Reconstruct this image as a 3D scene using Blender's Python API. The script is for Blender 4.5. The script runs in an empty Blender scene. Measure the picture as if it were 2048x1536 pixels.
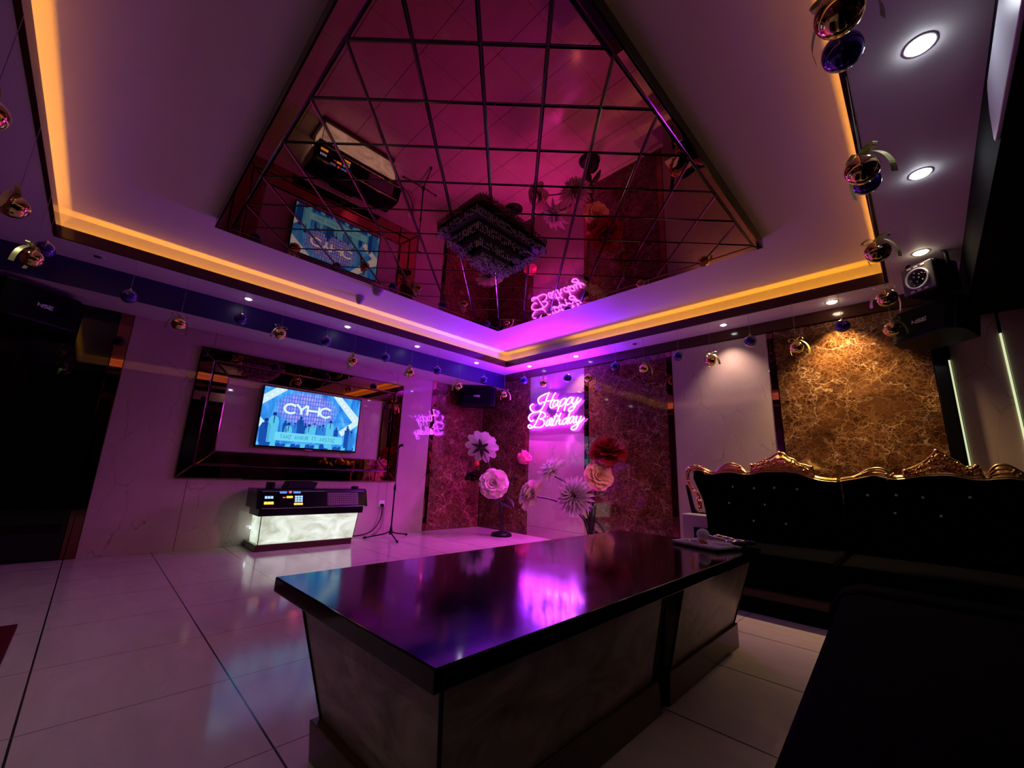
import bpy, bmesh, math, random
from mathutils import Vector, Matrix, Quaternion

random.seed(7)
PI = math.pi
SC = bpy.context.scene
COL = SC.collection

# ------------------------------------------------------------------ measures
H1 = 2.918           # underside of the soffit round the room
LT = 3.023           # top of the dark lip round the ceiling tray
HC = 3.18            # ceiling inside the tray
HM = 3.08            # face of the hanging mirror panel
HB = 2.64            # underside of the bulkhead over the screen wall
AX, XR, BY, YL = 1.075, 6.225, -0.449, -6.03      # tray opening
TR = 0.105           # depth of the light trough behind the lip
EX, SY = 7.12, -6.55 # east and south walls

# ------------------------------------------------------------------ materials
def new_mat(name):
    m = bpy.data.materials.new(name); m.use_nodes = True
    nt = m.node_tree; b = nt.nodes.get('Principled BSDF')
    return m, nt, b
def pmat(name, col, rough=.5, metal=0., spec=.5, emit=None, es=0., coat=0., trans=0., ior=1.45):
    m, nt, b = new_mat(name)
    b.inputs['Base Color'].default_value = (*col, 1); b.inputs['Roughness'].default_value = rough
    b.inputs['Metallic'].default_value = metal; b.inputs['Specular IOR Level'].default_value = spec
    b.inputs['IOR'].default_value = ior
    b.inputs['Coat Weight'].default_value = coat; b.inputs['Transmission Weight'].default_value = trans
    if emit: b.inputs['Emission Color'].default_value = (*emit, 1); b.inputs['Emission Strength'].default_value = es
    return m
def N(nt, t, **kw):
    n = nt.nodes.new(t)
    for k, v in kw.items(): setattr(n, k, v)
    return n
def ramp(nt, stops, fac):
    r = N(nt, 'ShaderNodeValToRGB'); e = r.color_ramp.elements
    while len(e) < len(stops): e.new(.5)
    for i, (p, c) in enumerate(stops): e[i].position = p; e[i].color = (*c, 1)
    nt.links.new(fac, r.inputs['Fac']); return r.outputs['Color']
def coords(nt, scale=(1, 1, 1), rot=(0, 0, 0)):
    g = N(nt, 'ShaderNodeNewGeometry'); mp = N(nt, 'ShaderNodeMapping')
    mp.inputs['Scale'].default_value = scale; mp.inputs['Rotation'].default_value = rot
    nt.links.new(g.outputs['Position'], mp.inputs['Vector']); return mp.outputs['Vector']
def noise(nt, vec, scale, detail=4., rough=.5, dist=0.):
    n = N(nt, 'ShaderNodeTexNoise'); nt.links.new(vec, n.inputs['Vector'])
    n.inputs['Scale'].default_value = scale; n.inputs['Detail'].default_value = detail
    n.inputs['Roughness'].default_value = rough; n.inputs['Distortion'].default_value = dist
    return n
def mixc(nt, fac, a, b, mode='MIX'):
    m = N(nt, 'ShaderNodeMix', data_type='RGBA', blend_type=mode)
    L = nt.links
    for s, v in ((m.inputs[0], fac), (m.inputs[6], a), (m.inputs[7], b)):
        if isinstance(v, (int, float)): s.default_value = v
        elif isinstance(v, tuple): s.default_value = (*v, 1)
        else: L.new(v, s)
    return m.outputs[2]
def mathn(nt, op, a, b=0.):
    m = N(nt, 'ShaderNodeMath', operation=op)
    for s, v in ((m.inputs[0], a), (m.inputs[1], b)):
        if isinstance(v, (int, float)): s.default_value = v
        else: nt.links.new(v, s)
    return m.outputs[0]

M = {}
M['paint'] = pmat('white_paint', (.72, .70, .72), .55)
M['navy'] = pmat('navy_paint', (.02, .012, .11), .4)
M['bulk'] = pmat('bulkhead_paint', (.62, .60, .66), .45)
M['brown_gloss'] = pmat('brown_lacquer', (.055, .018, .010), .12)
M['black_gloss'] = pmat('black_lacquer', (.006, .006, .008), .12)
M['black_glass'] = pmat('black_glass', (.004, .003, .004), .03)
M['black_plastic'] = pmat('black_plastic', (.006, .006, .007), .45, spec=.2)
M['black_grille'] = pmat('black_grille', (.003, .003, .004), .8, spec=.08)
M['velvet'] = pmat('black_velvet', (.0016, .0014, .0017), .8, spec=.015)
M['gold'] = pmat('carved_gold', (.78, .50, .18), .27, metal=1.)
M['gold_ball'] = pmat('gold_mirror_ball', (.80, .62, .24), .07, metal=1.)
M['purple_ball'] = pmat('purple_ball', (.035, .008, .30), .08, metal=.55, coat=1.)
M['ribbon'] = pmat('gold_ribbon', (.62, .62, .22), .35, metal=.35)
M['thread'] = pmat('silver_thread', (.35, .33, .36), .4)
M['cap'] = pmat('bauble_cap', (.8, .7, .4), .2, metal=1.)
M['chrome'] = pmat('chrome', (.8, .8, .82), .12, metal=1.)
M['white_plastic'] = pmat('white_plastic', (.75, .74, .76), .35)
M['grey_plastic'] = pmat('grey_plastic', (.40, .38, .40), .35)
M['tray_white'] = pmat('white_ceramic', (.8, .76, .78), .15)
M['tea_mirror'] = pmat('tea_mirror', (.31, .12, .092), .015, metal=1.)
M['mirror_edge'] = pmat('mirror_edge', (.13, .07, .055), .10, metal=1.)
M['red_mat'] = pmat('dark_red_mat', (.07, .004, .008), .9, spec=.1)
M['plinth'] = pmat('brown_plinth', (.060, .028, .016), .25)
M['rail'] = pmat('sofa_rail', (.035, .012, .008), .3)
M['crystal'] = pmat('crystal_bead', (.86, .78, .92), .10, ior=1.9)
M['crystal_b'] = pmat('crystal_bright', (.95, .93, 1.), .04, metal=1.)
M['chand_metal'] = pmat('chandelier_steel', (.62, .58, .66), .22, metal=1.)
M['stem'] = pmat('dark_stem', (.010, .014, .010), .5)
M['leafdark'] = pmat('dark_calyx', (.030, .014, .018), .6)
M['glitter'] = pmat('silver_glitter', (.85, .85, .9), .25, metal=1.)
M['net'] = pmat('white_net', (.72, .66, .76), .8)
M['orange'] = pmat('orange_paper', (.75, .28, .08), .5)
M['lamp_on'] = pmat('lamp_lens', (1, 1, 1), .3, emit=(1, .96, .98), es=14)
M['lamp_cool'] = pmat('lamp_lens_cool', (1, 1, 1), .3, emit=(.86, .93, 1.), es=45)
M['lamp_warm'] = pmat('lamp_lens_warm', (1, 1, 1), .3, emit=(1, .80, .52), es=34)
M['lamp_off'] = pmat('lamp_lens_off', (.06, .06, .07), .15)
M['key_blue'] = pmat('key_blue', (.1, .1, .1), .4, emit=(.30, .55, 1.), es=1.5)
M['key_navy'] = pmat('key_navy', (.1, .1, .1), .4, emit=(.08, .28, .95), es=1.1)
M['key_amber'] = pmat('key_amber', (.1, .1, .1), .4, emit=(1., .55, .04), es=1.6)
M['key_red'] = pmat('key_red', (.1, .1, .1), .4, emit=(1., .10, .12), es=1.4)
M['led'] = pmat('green_white_led', (.8, .8, .8), .4, emit=(.74, .85, .46), es=.9)
M['logo'] = pmat('white_logo', (.70, .66, .70), .4)
M['neon'] = pmat('neon_tube', (1, 1, 1), .4, emit=(.50, .060, 1.), es=19.)
M['vent_white'] = pmat('vent_white', (.62, .64, .70), .35)
M['socket'] = pmat('socket_white', (.8, .78, .8), .3)

def flower_mat(name, col, rough=.65):
    m, nt, b = new_mat(name)
    b.inputs['Base Color'].default_value = (*col, 1); b.inputs['Roughness'].default_value = rough
    b.inputs['Specular IOR Level'].default_value = .25
    t = N(nt, 'ShaderNodeBsdfTranslucent'); t.inputs['Color'].default_value = (*col, 1)
    mx = N(nt, 'ShaderNodeMixShader'); mx.inputs[0].default_value = .25
    nt.links.new(b.outputs[0], mx.inputs[1]); nt.links.new(t.outputs[0], mx.inputs[2])
    nt.links.new(mx.outputs[0], nt.nodes['Material Output'].inputs['Surface'])
    return m
M['f_white'] = flower_mat('paper_white', (.80, .66, .74))
M['f_pink'] = flower_mat('paper_pink', (.84, .64, .64))
M['f_rose'] = flower_mat('paper_rose', (.80, .55, .62))
M['f_hot'] = flower_mat('paper_hot_pink', (.85, .22, .42))
M['f_red'] = flower_mat('paper_red', (.24, .010, .012))
M['f_wine'] = flower_mat('paper_wine', (.04, .004, .008))
M['f_mauve'] = flower_mat('paper_mauve', (.56, .40, .52))
M['f_peach'] = flower_mat('paper_peach', (.80, .50, .34))
M['f_coral'] = flower_mat('paper_coral', (.80, .10, .07))

def stone(name, base, dark, vein, rough=.06):
    """pale beige stone with thin diagonal veins"""
    m, nt, b = new_mat(name); v = coords(nt)
    cloud = noise(nt, v, 1.3, 5, .6).outputs['Fac']
    c = ramp(nt, [(.3, dark), (.7, base)], cloud)
    vr = coords(nt, (1., 1., .42), (.55, .75, .35))
    wn = noise(nt, vr, 3.5, 5, .6)
    q = N(nt, 'ShaderNodeVectorMath', operation='MULTIPLY_ADD'); nt.links.new(wn.outputs['Color'], q.inputs[0]); q.inputs[1].default_value = (.22,) * 3; nt.links.new(vr, q.inputs[2])
    vo = N(nt, 'ShaderNodeTexVoronoi', feature='DISTANCE_TO_EDGE'); nt.links.new(q.outputs[0], vo.inputs['Vector']); vo.inputs['Scale'].default_value = 3.4
    vm = ramp(nt, [(0., (1, 1, 1)), (.011, (0, 0, 0))], vo.outputs['Distance'])
    gate = ramp(nt, [(.46, (0, 0, 0)), (.60, (.85, .85, .85))], noise(nt, v, 2.6, 3, .5).outputs['Fac'])
    c = mixc(nt, mathn(nt, 'MULTIPLY', vm, gate), c, vein)
    nt.links.new(c, b.inputs['Base Color']); b.inputs['Roughness'].default_value = rough
    b.inputs['IOR'].default_value = 1.6
    return m
M['stone'] = stone('beige_veined_stone', (.52, .42, .37), (.42, .33, .30), (.20, .14, .125), .03)

def brown_marble():
    m, nt, b = new_mat('brown_webbed_marble'); v = coords(nt, (1, 1, 1.15), (.3, .35, .5))
    def warped(sc, amt):
        wn = noise(nt, v, sc, 5, .6)
        q = N(nt, 'ShaderNodeVectorMath', operation='MULTIPLY_ADD')
        nt.links.new(wn.outputs['Color'], q.inputs[0]); q.inputs[1].default_value = (amt,) * 3; nt.links.new(v, q.inputs[2]); return q.outputs[0]
    def web(scale, w, sc, amt):
        vo = N(nt, 'ShaderNodeTexVoronoi', feature='DISTANCE_TO_EDGE'); nt.links.new(warped(sc, amt), vo.inputs['Vector']); vo.inputs['Scale'].default_value = scale
        return ramp(nt, [(0., (1, 1, 1)), (w, (0, 0, 0))], vo.outputs['Distance'])
    big = web(2.8, .015, 2.6, .60); midw = web(8., .050, 5., .32); fine = web(21., .17, 9., .18)
    base = ramp(nt, [(.35, (.030, .010, .005)), (.68, (.11, .044, .017))], noise(nt, v, 4., 6, .7).outputs['Fac'])
    g1 = ramp(nt, [(.34, (.1, .1, .1)), (.52, (1, 1, 1))], noise(nt, v, 2.1, 4, .55).outputs['Fac'])
    g2 = ramp(nt, [(.38, (.15, .15, .15)), (.55, (1, 1, 1))], noise(nt, v, 3.1, 3, .5).outputs['Fac'])
    c = mixc(nt, mathn(nt, 'MULTIPLY', mathn(nt, 'MULTIPLY', fine, .7), g2), base, (.24, .115, .045))
    c = mixc(nt, mathn(nt, 'MULTIPLY', mathn(nt, 'MULTIPLY', midw, .62), g1), c, (.38, .20, .085))
    c = mixc(nt, mathn(nt, 'MULTIPLY', big, mathn(nt, 'MULTIPLY', g2, .8)), c, (.60, .42, .26))
    nt.links.new(c, b.inputs['Base Color']); b.inputs['Roughness'].default_value = .05; b.inputs['IOR'].default_value = 1.55
    return m
M['marble'] = brown_marble()

def floor_mat():
    m, nt, b = new_mat('polished_floor_tiles'); v = coords(nt)
    mp = N(nt, 'ShaderNodeMapping'); nt.links.new(v, mp.inputs['Vector'])
    mp.inputs['Location'].default_value = (-.41, -.605, 0)
    def grid(axis_w, width):
        br = N(nt, 'ShaderNodeTexBrick'); br.offset = 0.; br.squash = 1.
        nt.links.new(mp.outputs[0], br.inputs['Vector']); br.inputs['Scale'].default_value = 1.; br.inputs['Mortar Size'].default_value = width
        br.inputs['Brick Width'].default_value = axis_w[0]; br.inputs['Row Height'].default_value = axis_w[1]
        br.inputs['Color1'].default_value = (.56, .47, .43, 1); br.inputs['Color2'].default_value = (.53, .44, .41, 1)
        br.inputs['Mortar Smooth'].default_value = .1; return br
    bx = grid((50., .677), .0042); bx.inputs['Mortar'].default_value = (.03, .022, .02, 1)
    by = grid((.677, 50.), .0026); by.inputs['Mortar'].default_value = (.16, .12, .11, 1)
    br = mixc(nt, by.outputs['Fac'], bx.outputs['Color'], (.14, .105, .095))
    cl = noise(nt, coords(nt, (1, 3, 1), (0, 0, .5)), 2.2, 6, .65, .8).outputs['Fac']
    c = mixc(nt, .4, br, ramp(nt, [(.3, (.66, .60, .58)), (.7, (1, 1, 1))], cl), 'MULTIPLY')
    nt.links.new(c, b.inputs['Base Color'])
    rr = ramp(nt, [(.3, (.09,) * 3), (.7, (.16,) * 3)], cl)
    nt.links.new(rr, b.inputs['Roughness']); b.inputs['IOR'].default_value = 1.38
    return m
M['floor'] = floor_mat()

def onyx(name, a, bcol, emit=0.):
    m, nt, b = new_mat(name); v = coords(nt, (1, 1, 1.6), (.4, .2, .6))
    n1 = noise(nt, v, 3.4, 7, .62, .9).outputs['Fac']
    c = ramp(nt, [(.28, bcol), (.46, tuple((x + y) / 2 for x, y in zip(a, bcol))), (.62, a)], n1)
    nt.links.new(c, b.inputs['Base Color']); b.inputs['Roughness'].default_value = .3
    if emit:
        nt.links.new(c, b.inputs['Emission Color']); b.inputs['Emission Strength'].default_value = emit
        nt.links.new(mixc(nt, 1., c, (.30, .32, .28), 'MULTIPLY'), b.inputs['Base Color'])
    return m
M['onyx_lit'] = onyx('lit_onyx', (.86, 1., .84), (.36, .40, .26), .98)
M['onyx'] = onyx('unlit_onyx', (.46, .39, .34), (.055, .028, .022))

def granite():
    m, nt, b = new_mat('black_granite'); v = coords(nt)
    vo = N(nt, 'ShaderNodeTexVoronoi'); nt.links.new(v, vo.inputs['Vector']); vo.inputs['Scale'].default_value = 55.
    sp = ramp(nt, [(0., (1, 1, 1)), (.035, (0, 0, 0))], vo.outputs['Distance'])
    gate = ramp(nt, [(.62, (0, 0, 0)), (.66, (1, 1, 1))], noise(nt, v, 23., 2, .5).outputs['Fac'])
    c = mixc(nt, mathn(nt, 'MULTIPLY', sp, gate), (.003, .003, .005), (.55, .5, .6))
    nt.links.new(c, b.inputs['Base Color'])
    rr = ramp(nt, [(.35, (.065,) * 3), (.65, (.13,) * 3)], noise(nt, v, 4., 4, .6).outputs['Fac'])
    nt.links.new(rr, b.inputs['Roughness']); b.inputs['IOR'].default_value = 1.4
    return m
M['granite'] = granite()

def acrylic():
    m, nt, b = new_mat('clear_acrylic')
    t = N(nt, 'ShaderNodeBsdfTransparent'); t.inputs['Color'].default_value = (.97, .95, .98, 1)
    g = N(nt, 'ShaderNodeBsdfGlossy'); g.inputs['Roughness'].default_value = .03
    fr = N(nt, 'ShaderNodeFresnel'); fr.inputs['IOR'].default_value = 1.3
    mx = N(nt, 'ShaderNodeMixShader')
    nt.links.new(fr.outputs[0], mx.inputs[0]); nt.links.new(t.outputs[0], mx.inputs[1]); nt.links.new(g.outputs[0], mx.inputs[2])
    nt.links.new(mx.outputs[0], nt.nodes['Material Output'].inputs['Surface'])
    return m
M['acrylic'] = acrylic()

def emis(name, col, s=1.):
    m, nt, b = new_mat(name)
    e = N(nt, 'ShaderNodeEmission'); e.inputs['Color'].default_value = (*col, 1); e.inputs['Strength'].default_value = s
    nt.links.new(e.outputs[0], nt.nodes['Material Output'].inputs['Surface']); return m
def screen_mat():
    m, nt, b = new_mat('lit_screen')
    v = coords(nt)
    sx = N(nt, 'ShaderNodeSeparateXYZ'); nt.links.new(v, sx.inputs[0])
    n1 = noise(nt, coords(nt, (1, 1.5, .5), (.5, 0, 0)), 5., 5, .6, .6).outputs['Fac']
    c = ramp(nt, [(.35, (.012, .13, .62)), (.52, (.045, .33, .95)), (.70, (.16, .62, 1.))], n1)
    # violet brick patch in the middle of the stage backdrop
    cb = N(nt, 'ShaderNodeCombineXYZ'); nt.links.new(sx.outputs[1], cb.inputs[0]); nt.links.new(sx.outputs[2], cb.inputs[1])
    br = N(nt, 'ShaderNodeTexBrick'); nt.links.new(cb.outputs[0], br.inputs['Vector']); br.offset = .0
    br.inputs['Scale'].default_value = 1.; br.inputs['Brick Width'].default_value = .036; br.inputs['Row Height'].default_value = .055
    br.inputs['Mortar Size'].default_value = .006
    br.inputs['Color1'].default_value = (.30, .22, .95, 1); br.inputs['Color2'].default_value = (.52, .42, 1., 1); br.inputs['Mortar'].default_value = (.05, .16, .75, 1)
    dy = mathn(nt, 'DIVIDE', mathn(nt, 'SUBTRACT', sx.outputs[1], -3.405), .44)
    dz = mathn(nt, 'DIVIDE', mathn(nt, 'SUBTRACT', sx.outputs[2], 1.80), .27)
    r2 = mathn(nt, 'ADD', mathn(nt, 'MULTIPLY', dy, dy), mathn(nt, 'MULTIPLY', dz, dz))
    k = ramp(nt, [(.5, (.9,) * 3), (1., (0,) * 3)], r2)
    c = mixc(nt, k, c, br.outputs['Color'])
    e = N(nt, 'ShaderNodeEmission'); e.inputs['Strength'].default_value = 1.0
    nt.links.new(c, e.inputs['Color']); nt.links.new(e.outputs[0], nt.nodes['Material Output'].inputs['Surface'])
    return m
M['screen'] = screen_mat()
M['s_white'] = emis('screen_white', (.62, .86, .95), 1.)
M['s_bulb'] = emis('screen_bulb', (.95, 1., 1.), 1.)
M['s_text'] = emis('screen_text', (.72, .95, .98), 1.)
M['s_bar'] = emis('screen_bar', (.16, .68, .92), 1.)
M['s_barbt'] = emis('screen_bar_text', (.03, .26, .45), 1.)
M['s_dark'] = emis('screen_dark', (.010, .075, .42), 1.)
M['s_mid'] = emis('screen_mid', (.03, .22, .72), 1.)
M['s_cyan'] = emis('screen_cyan', (.10, .55, .85), 1.)
M['s_navy'] = emis('screen_navy', (.006, .035, .20), 1.)

# ------------------------------------------------------------------ mesh helpers
class MB:
    def __init__(s): s.v = []; s.f = []; s.mi = []; s.cur = 0
    def add(s, vs, fs):
        o = len(s.v); s.v += [tuple(p) for p in vs]
        for f in fs: s.f.append(tuple(i + o for i in f)); s.mi.append(s.cur)
        return s
    def box(s, x0, x1, y0, y1, z0, z1):
        v = [(x, y, z) for z in (z0, z1) for y in (y0, y1) for x in (x0, x1)]
        return s.add(v, [(0, 2, 3, 1), (4, 5, 7, 6), (0, 1, 5, 4), (2, 6, 7, 3), (0, 4, 6, 2), (1, 3, 7, 5)])
    def hexa(s, lo, hi):
        """lo, hi: four points each, same order (counter-clockwise from above)"""
        return s.add(list(lo) + list(hi), [(3, 2, 1, 0), (4, 5, 6, 7)] + [(i, (i + 1) % 4, 4 + (i + 1) % 4, 4 + i) for i in range(4)])
    def prism(s, pts, d):
        """closed polygon of 3-D points pushed along d"""
        n = len(pts); a = [Vector(p) for p in pts]; b = [p + Vector(d) for p in a]
        return s.add(a + b, [tuple(range(n - 1, -1, -1)), tuple(range(n, 2 * n))] + [(i, (i + 1) % n, n + (i + 1) % n, n + i) for i in range(n)])
    def tube(s, path, r, n=8, caps=True, closed=False):
        P = [Vector(p) for p in path]; k = len(P)
        R = r if isinstance(r, (list, tuple)) else [r] * k
        t0 = (P[1] - P[0]).normalized()
        up = Vector((0, 0, 1)) if abs(t0.z) < .9 else Vector((1, 0, 0))
        nx = t0.cross(up).normalized(); vs = []; prev = t0
        for i in range(k):
            if closed: t = (P[(i + 1) % k] - P[i - 1])
            else: t = P[min(i + 1, k - 1)] - P[max(i - 1, 0)]
            if t.length < 1e-9: t = prev
            t = t.normalized(); q = prev.rotation_difference(t); nx = (q @ nx); nx = (nx - t * nx.dot(t)).normalized(); prev = t
            by = t.cross(nx)
            for j in range(n):
                a = 2 * PI * j / n; vs.append(P[i] + (nx * math.cos(a) + by * math.sin(a)) * R[i])
        fs = []
        for i in range(k if closed else k - 1):
            i2 = (i + 1) % k
            for j in range(n): fs.append((i * n + j, i * n + (j + 1) % n, i2 * n + (j + 1) % n, i2 * n + j))
        if caps and not closed: fs += [tuple(range(n - 1, -1, -1)), tuple(range((k - 1) * n, k * n))]
        return s.add(vs, fs)
    def lathe(s, prof, c=(0, 0, 0), n=20, axis=None):
        """prof: (r, h) pairs along axis"""
        c = Vector(c); q = Quaternion() if axis is None else Vector((0, 0, 1)).rotation_difference(Vector(axis).normalized())
        vs = []; fs = []
        for r, h in prof:
            for j in range(n):
                a = 2 * PI * j / n; vs.append(c + q @ Vector((r * math.cos(a), r * math.sin(a), h)))
        for i in range(len(prof) - 1):
            for j in range(n): fs.append((i * n + j, i * n + (j + 1) % n, (i + 1) * n + (j + 1) % n, (i + 1) * n + j))
        if prof[0][0] > 1e-6: fs.append(tuple(range(n - 1, -1, -1)))
        if prof[-1][0] > 1e-6: fs.append(tuple(range((len(prof) - 1) * n, len(prof) * n)))
        return s.add(vs, fs)
    def ball(s, c, r, n=20, m=12, sq=(1, 1, 1)):
        c = Vector(c); vs = [c + Vector((0, 0, -r * sq[2]))]; fs = []
        for i in range(1, m):
            th = -PI / 2 + PI * i / m
            for j in range(n):
                a = 2 * PI * j / n; vs.append(c + Vector((r * sq[0] * math.cos(th) * math.cos(a), r * sq[1] * math.cos(th) * math.sin(a), r * sq[2] * math.sin(th))))
        vs.append(c + Vector((0, 0, r * sq[2]))); T = len(vs) - 1
        for j in range(n): fs.append((0, 1 + (j + 1) % n, 1 + j))
        for i in range(m - 2):
            for j in range(n):
                a = 1 + i * n; b = a + n; fs.append((a + j, a + (j + 1) % n, b + (j + 1) % n, b + j))
        a = 1 + (m - 2) * n
        for j in range(n): fs.append((a + j, a + (j + 1) % n, T))
        return s.add(vs, fs)
    def build(s, name, mat, parent=None, smooth=False, bevel=0., loc=None):
        me = bpy.data.meshes.new(name); me.from_pydata(s.v, [], s.f)
        for m in (mat if isinstance(mat, (list, tuple)) else [mat]): me.materials.append(M[m] if isinstance(m, str) else m)
        if isinstance(mat, (list, tuple)): me.polygons.foreach_set('material_index', s.mi)
        if smooth: me.polygons.foreach_set('use_smooth', [True] * len(me.polygons))
        bm = bmesh.new(); bm.from_mesh(me); bmesh.ops.recalc_face_normals(bm, faces=bm.faces); bm.to_mesh(me); bm.free()
        me.update()
        o = bpy.data.objects.new(name, me); COL.objects.link(o)
        if parent: o.parent = parent
        if loc: o.location = loc
        if bevel:
            b = o.modifiers.new('b', 'BEVEL'); b.width = bevel; b.segments = 2; b.limit_method = 'ANGLE'
        return o

def tag(o, label, cat, group=None, kind=None):
    o['label'] = label; o['category'] = cat
    if group: o['group'] = group
    if kind: o['kind'] = kind
    return o
def thing(name, label, cat, loc=(0, 0, 0), group=None, rot=None):
    o = bpy.data.objects.new(name, None); COL.objects.link(o); o.location = loc; o.empty_display_size = .05
    if rot: o.rotation_euler = rot
    return tag(o, label, cat, group)
def struct(o): o['kind'] = 'structure'; return o
def lab(o, t): o['label'] = t; return o
def crom(pts, k=5):
    """Catmull-Rom through points"""
    P = [Vector(p) for p in pts]
    if len(P) < 3: return P
    out = []
    for i in range(len(P) - 1):
        a, b, c, d = P[max(i - 1, 0)], P[i], P[i + 1], P[min(i + 2, len(P) - 1)]
        for j in range(k):
            t = j / k
            out.append(.5 * ((2 * b) + (c - a) * t + (2 * a - 5 * b + 4 * c - d) * t * t + (3 * b - a - 3 * c + d) * t ** 3))
    out.append(P[-1]); return out

# simple stroke alphabet on a 0..1 box
GL = {
 'A': [[(0, 0), (.5, 1), (1, 0)], [(.2, .36), (.8, .36)]],
 'C': [[(.95, .80), (.72, .97), (.45, 1), (.15, .82), (.02, .5), (.15, .18), (.45, 0), (.72, .03), (.95, .20)]],
 'E': [[(1, 1), (0, 1), (0, 0), (1, 0)], [(0, .5), (.85, .5)]],
 'H': [[(0, 0), (0, 1)], [(1, 0), (1, 1)], [(0, .5), (1, .5)]],
 'K': [[(0, 0), (0, 1)], [(1, 1), (0, .45), (1, 0)]],
 'M': [[(0, 0), (0, 1), (.5, .4), (1, 1), (1, 0)]],
 'N': [[(0, 0), (0, 1), (1, 0), (1, 1)]],
 'R': [[(0, 0), (0, 1), (.8, 1), (1, .8), (.8, .52), (0, .5)], [(.5, .5), (1, 0)]],
 'S': [[(1, .88), (.75, 1), (.2, 1), (0, .75), (.2, .52), (.8, .48), (1, .25), (.8, 0), (.2, 0), (0, .12)]],
 'T': [[(0, 1), (1, 1)], [(.5, 1), (.5, 0)]],
 'U': [[(0, 1), (0, .2), (.25, 0), (.75, 0), (1, .2), (1, 1)]],
 'X': [[(0, 0), (1, 1)], [(0, 1), (1, 0)]],
 'Y': [[(0, 1), (.5, .48), (1, 1)], [(.5, .48), (.5, 0)]],
 'Z': [[(0, 1), (1, 1), (0, 0), (1, 0)]],
 'O': [[(.5, 1), (.1, .8), (0, .5), (.1, .2), (.5, 0), (.9, .2), (1, .5), (.9, .8), (.5, 1)]],
 'I': [[(.5, 0), (.5, 1)]],
 'B': [[(0, 0), (0, 1), (.75, 1), (.95, .78), (.75, .54), (0, .52)], [(.75, .52), (1, .27), (.8, 0), (0, 0)]],
}
def ribbon2(mb, pts, w, T, th=.002):
    """flat stroke of width w through 2-D points, mapped to space by T(u, v, depth)"""
    P = [Vector((p[0], p[1])) for p in pts]; L = []; R = []
    for i in range(len(P)):
        if i == 0: d = P[1] - P[0]
        elif i == len(P) - 1: d = P[-1] - P[-2]
        else: d = (P[i + 1] - P[i]).normalized() + (P[i] - P[i - 1]).normalized()
        if d.length < 1e-6: d = P[i] - P[i - 1]
        d.normalize(); n = Vector((-d.y, d.x)); k = 1.
        if 0 < i < len(P) - 1:
            k = 1. / max(.5, abs(n.dot(Vector((-(P[i] - P[i - 1]).normalized().y, (P[i] - P[i - 1]).normalized().x)))))
        L.append(P[i] + n * w / 2 * k); R.append(P[i] - n * w / 2 * k)
    for i in range(len(P) - 1):
        q = [L[i], R[i], R[i + 1], L[i + 1]]
        mb.add([T(p.x, p.y, 0) for p in q] + [T(p.x, p.y, th) for p in q], [(0, 1, 2, 3), (7, 6, 5, 4), (0, 4, 5, 1), (1, 5, 6, 2), (2, 6, 7, 3), (3, 7, 4, 0)])
def word(mb, text, u0, v0, cw, ch, gap, w, T, slant=0., th=.002):
    u = u0
    for c in text:
        if c in GL:
            for st in GL[c]: ribbon2(mb, [(u + p[0] * cw + slant * p[1] * ch, v0 + p[1] * ch) for p in st], w, T, th)
        u += cw + gap

# ------------------------------------------------------------------ room shell
struct(MB().box(-.15, EX + .15, SY - .15, .15, -.12, 0).build('floor', 'floor'))

ww = struct(MB().box(-.15, -.02, SY - .15, .15, 0, 3.3).build('wall_west', 'black_plastic'))
def panels(parent, name, mat, axis, spans, z0, z1, t0=-.02, t1=0., lbl=None):
    for a, b in spans:
        mb = MB()
        if axis == 'x': mb.box(t0, t1, a, b, z0, z1)
        else: mb.box(a, b, -t1, -t0, z0, z1)
        o = mb.build(name, mat, parent, bevel=.002)
        if lbl: o['label'] = lbl
panels(ww, 'stone_panel', 'stone', 'x', [(-5.405, -4.622), (-4.618, -3.302), (-3.298, -2.002), (-1.998, -1.275)], 0, HB)
panels(ww, 'marble_panel', 'marble', 'x', [(-1.19, -.012)], 0, HB)
panels(ww, 'mirror_strip', 'tea_mirror', 'x', [(-1.272, -1.193)], 0, HB, -.02, .006)
panels(ww, 'mirror_strip', 'tea_mirror', 'x', [(-5.52, -5.41)], 0, HB, -.02, .006)
panels(ww, 'dark_glass_panel', 'black_glass', 'x', [(SY, -5.525)], 0, HB, -.02, 0.)

wn = struct(MB().box(-.15, EX + .15, .02, .15, 0, 3.3).build('wall_north', 'black_plastic'))
PT = 2.78
panels(wn, 'marble_panel', 'marble', 'y', [(0.0, 1.268)], 0, PT)
panels(wn, 'stone_panel', 'stone', 'y', [(1.275, 2.468)], .16, PT)
panels(wn, 'stone_panel', 'stone', 'y', [(1.275, 2.468)], 0, .156)
panels(wn, 'mirror_strip', 'tea_mirror', 'y', [(2.473, 2.552)], 0, PT, -.02, .006)
panels(wn, 'marble_panel', 'marble', 'y', [(2.557, 3.85)], 0, PT)
panels(wn, 'mirror_strip', 'tea_mirror', 'y', [(3.855, 3.937)], 0, PT, -.02, .006)
panels(wn, 'stone_panel', 'stone', 'y', [(3.942, 5.108)], 0, PT)
panels(wn, 'mirror_strip', 'tea_mirror', 'y', [(5.113, 5.180)], 0, PT, -.02, .006)
panels(wn, 'marble_panel', 'marble', 'y', [(5.185, 6.455)], 0, PT)
panels(wn, 'dark_pillar', 'black_gloss', 'y', [(6.46, 6.555)], 0, H1, -.02, .035)
panels(wn, 'stone_panel', 'stone', 'y', [(6.575, 6.893)], 0, HB, -.02, 0.)
panels(wn, 'stone_panel', 'stone', 'y', [(6.915, EX)], 0, HB, -.02, 0.)
panels(wn, 'dark_header', 'brown_gloss', 'y', [(0.0, 6.455)], PT + .004, H1, -.02, .02)
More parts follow.
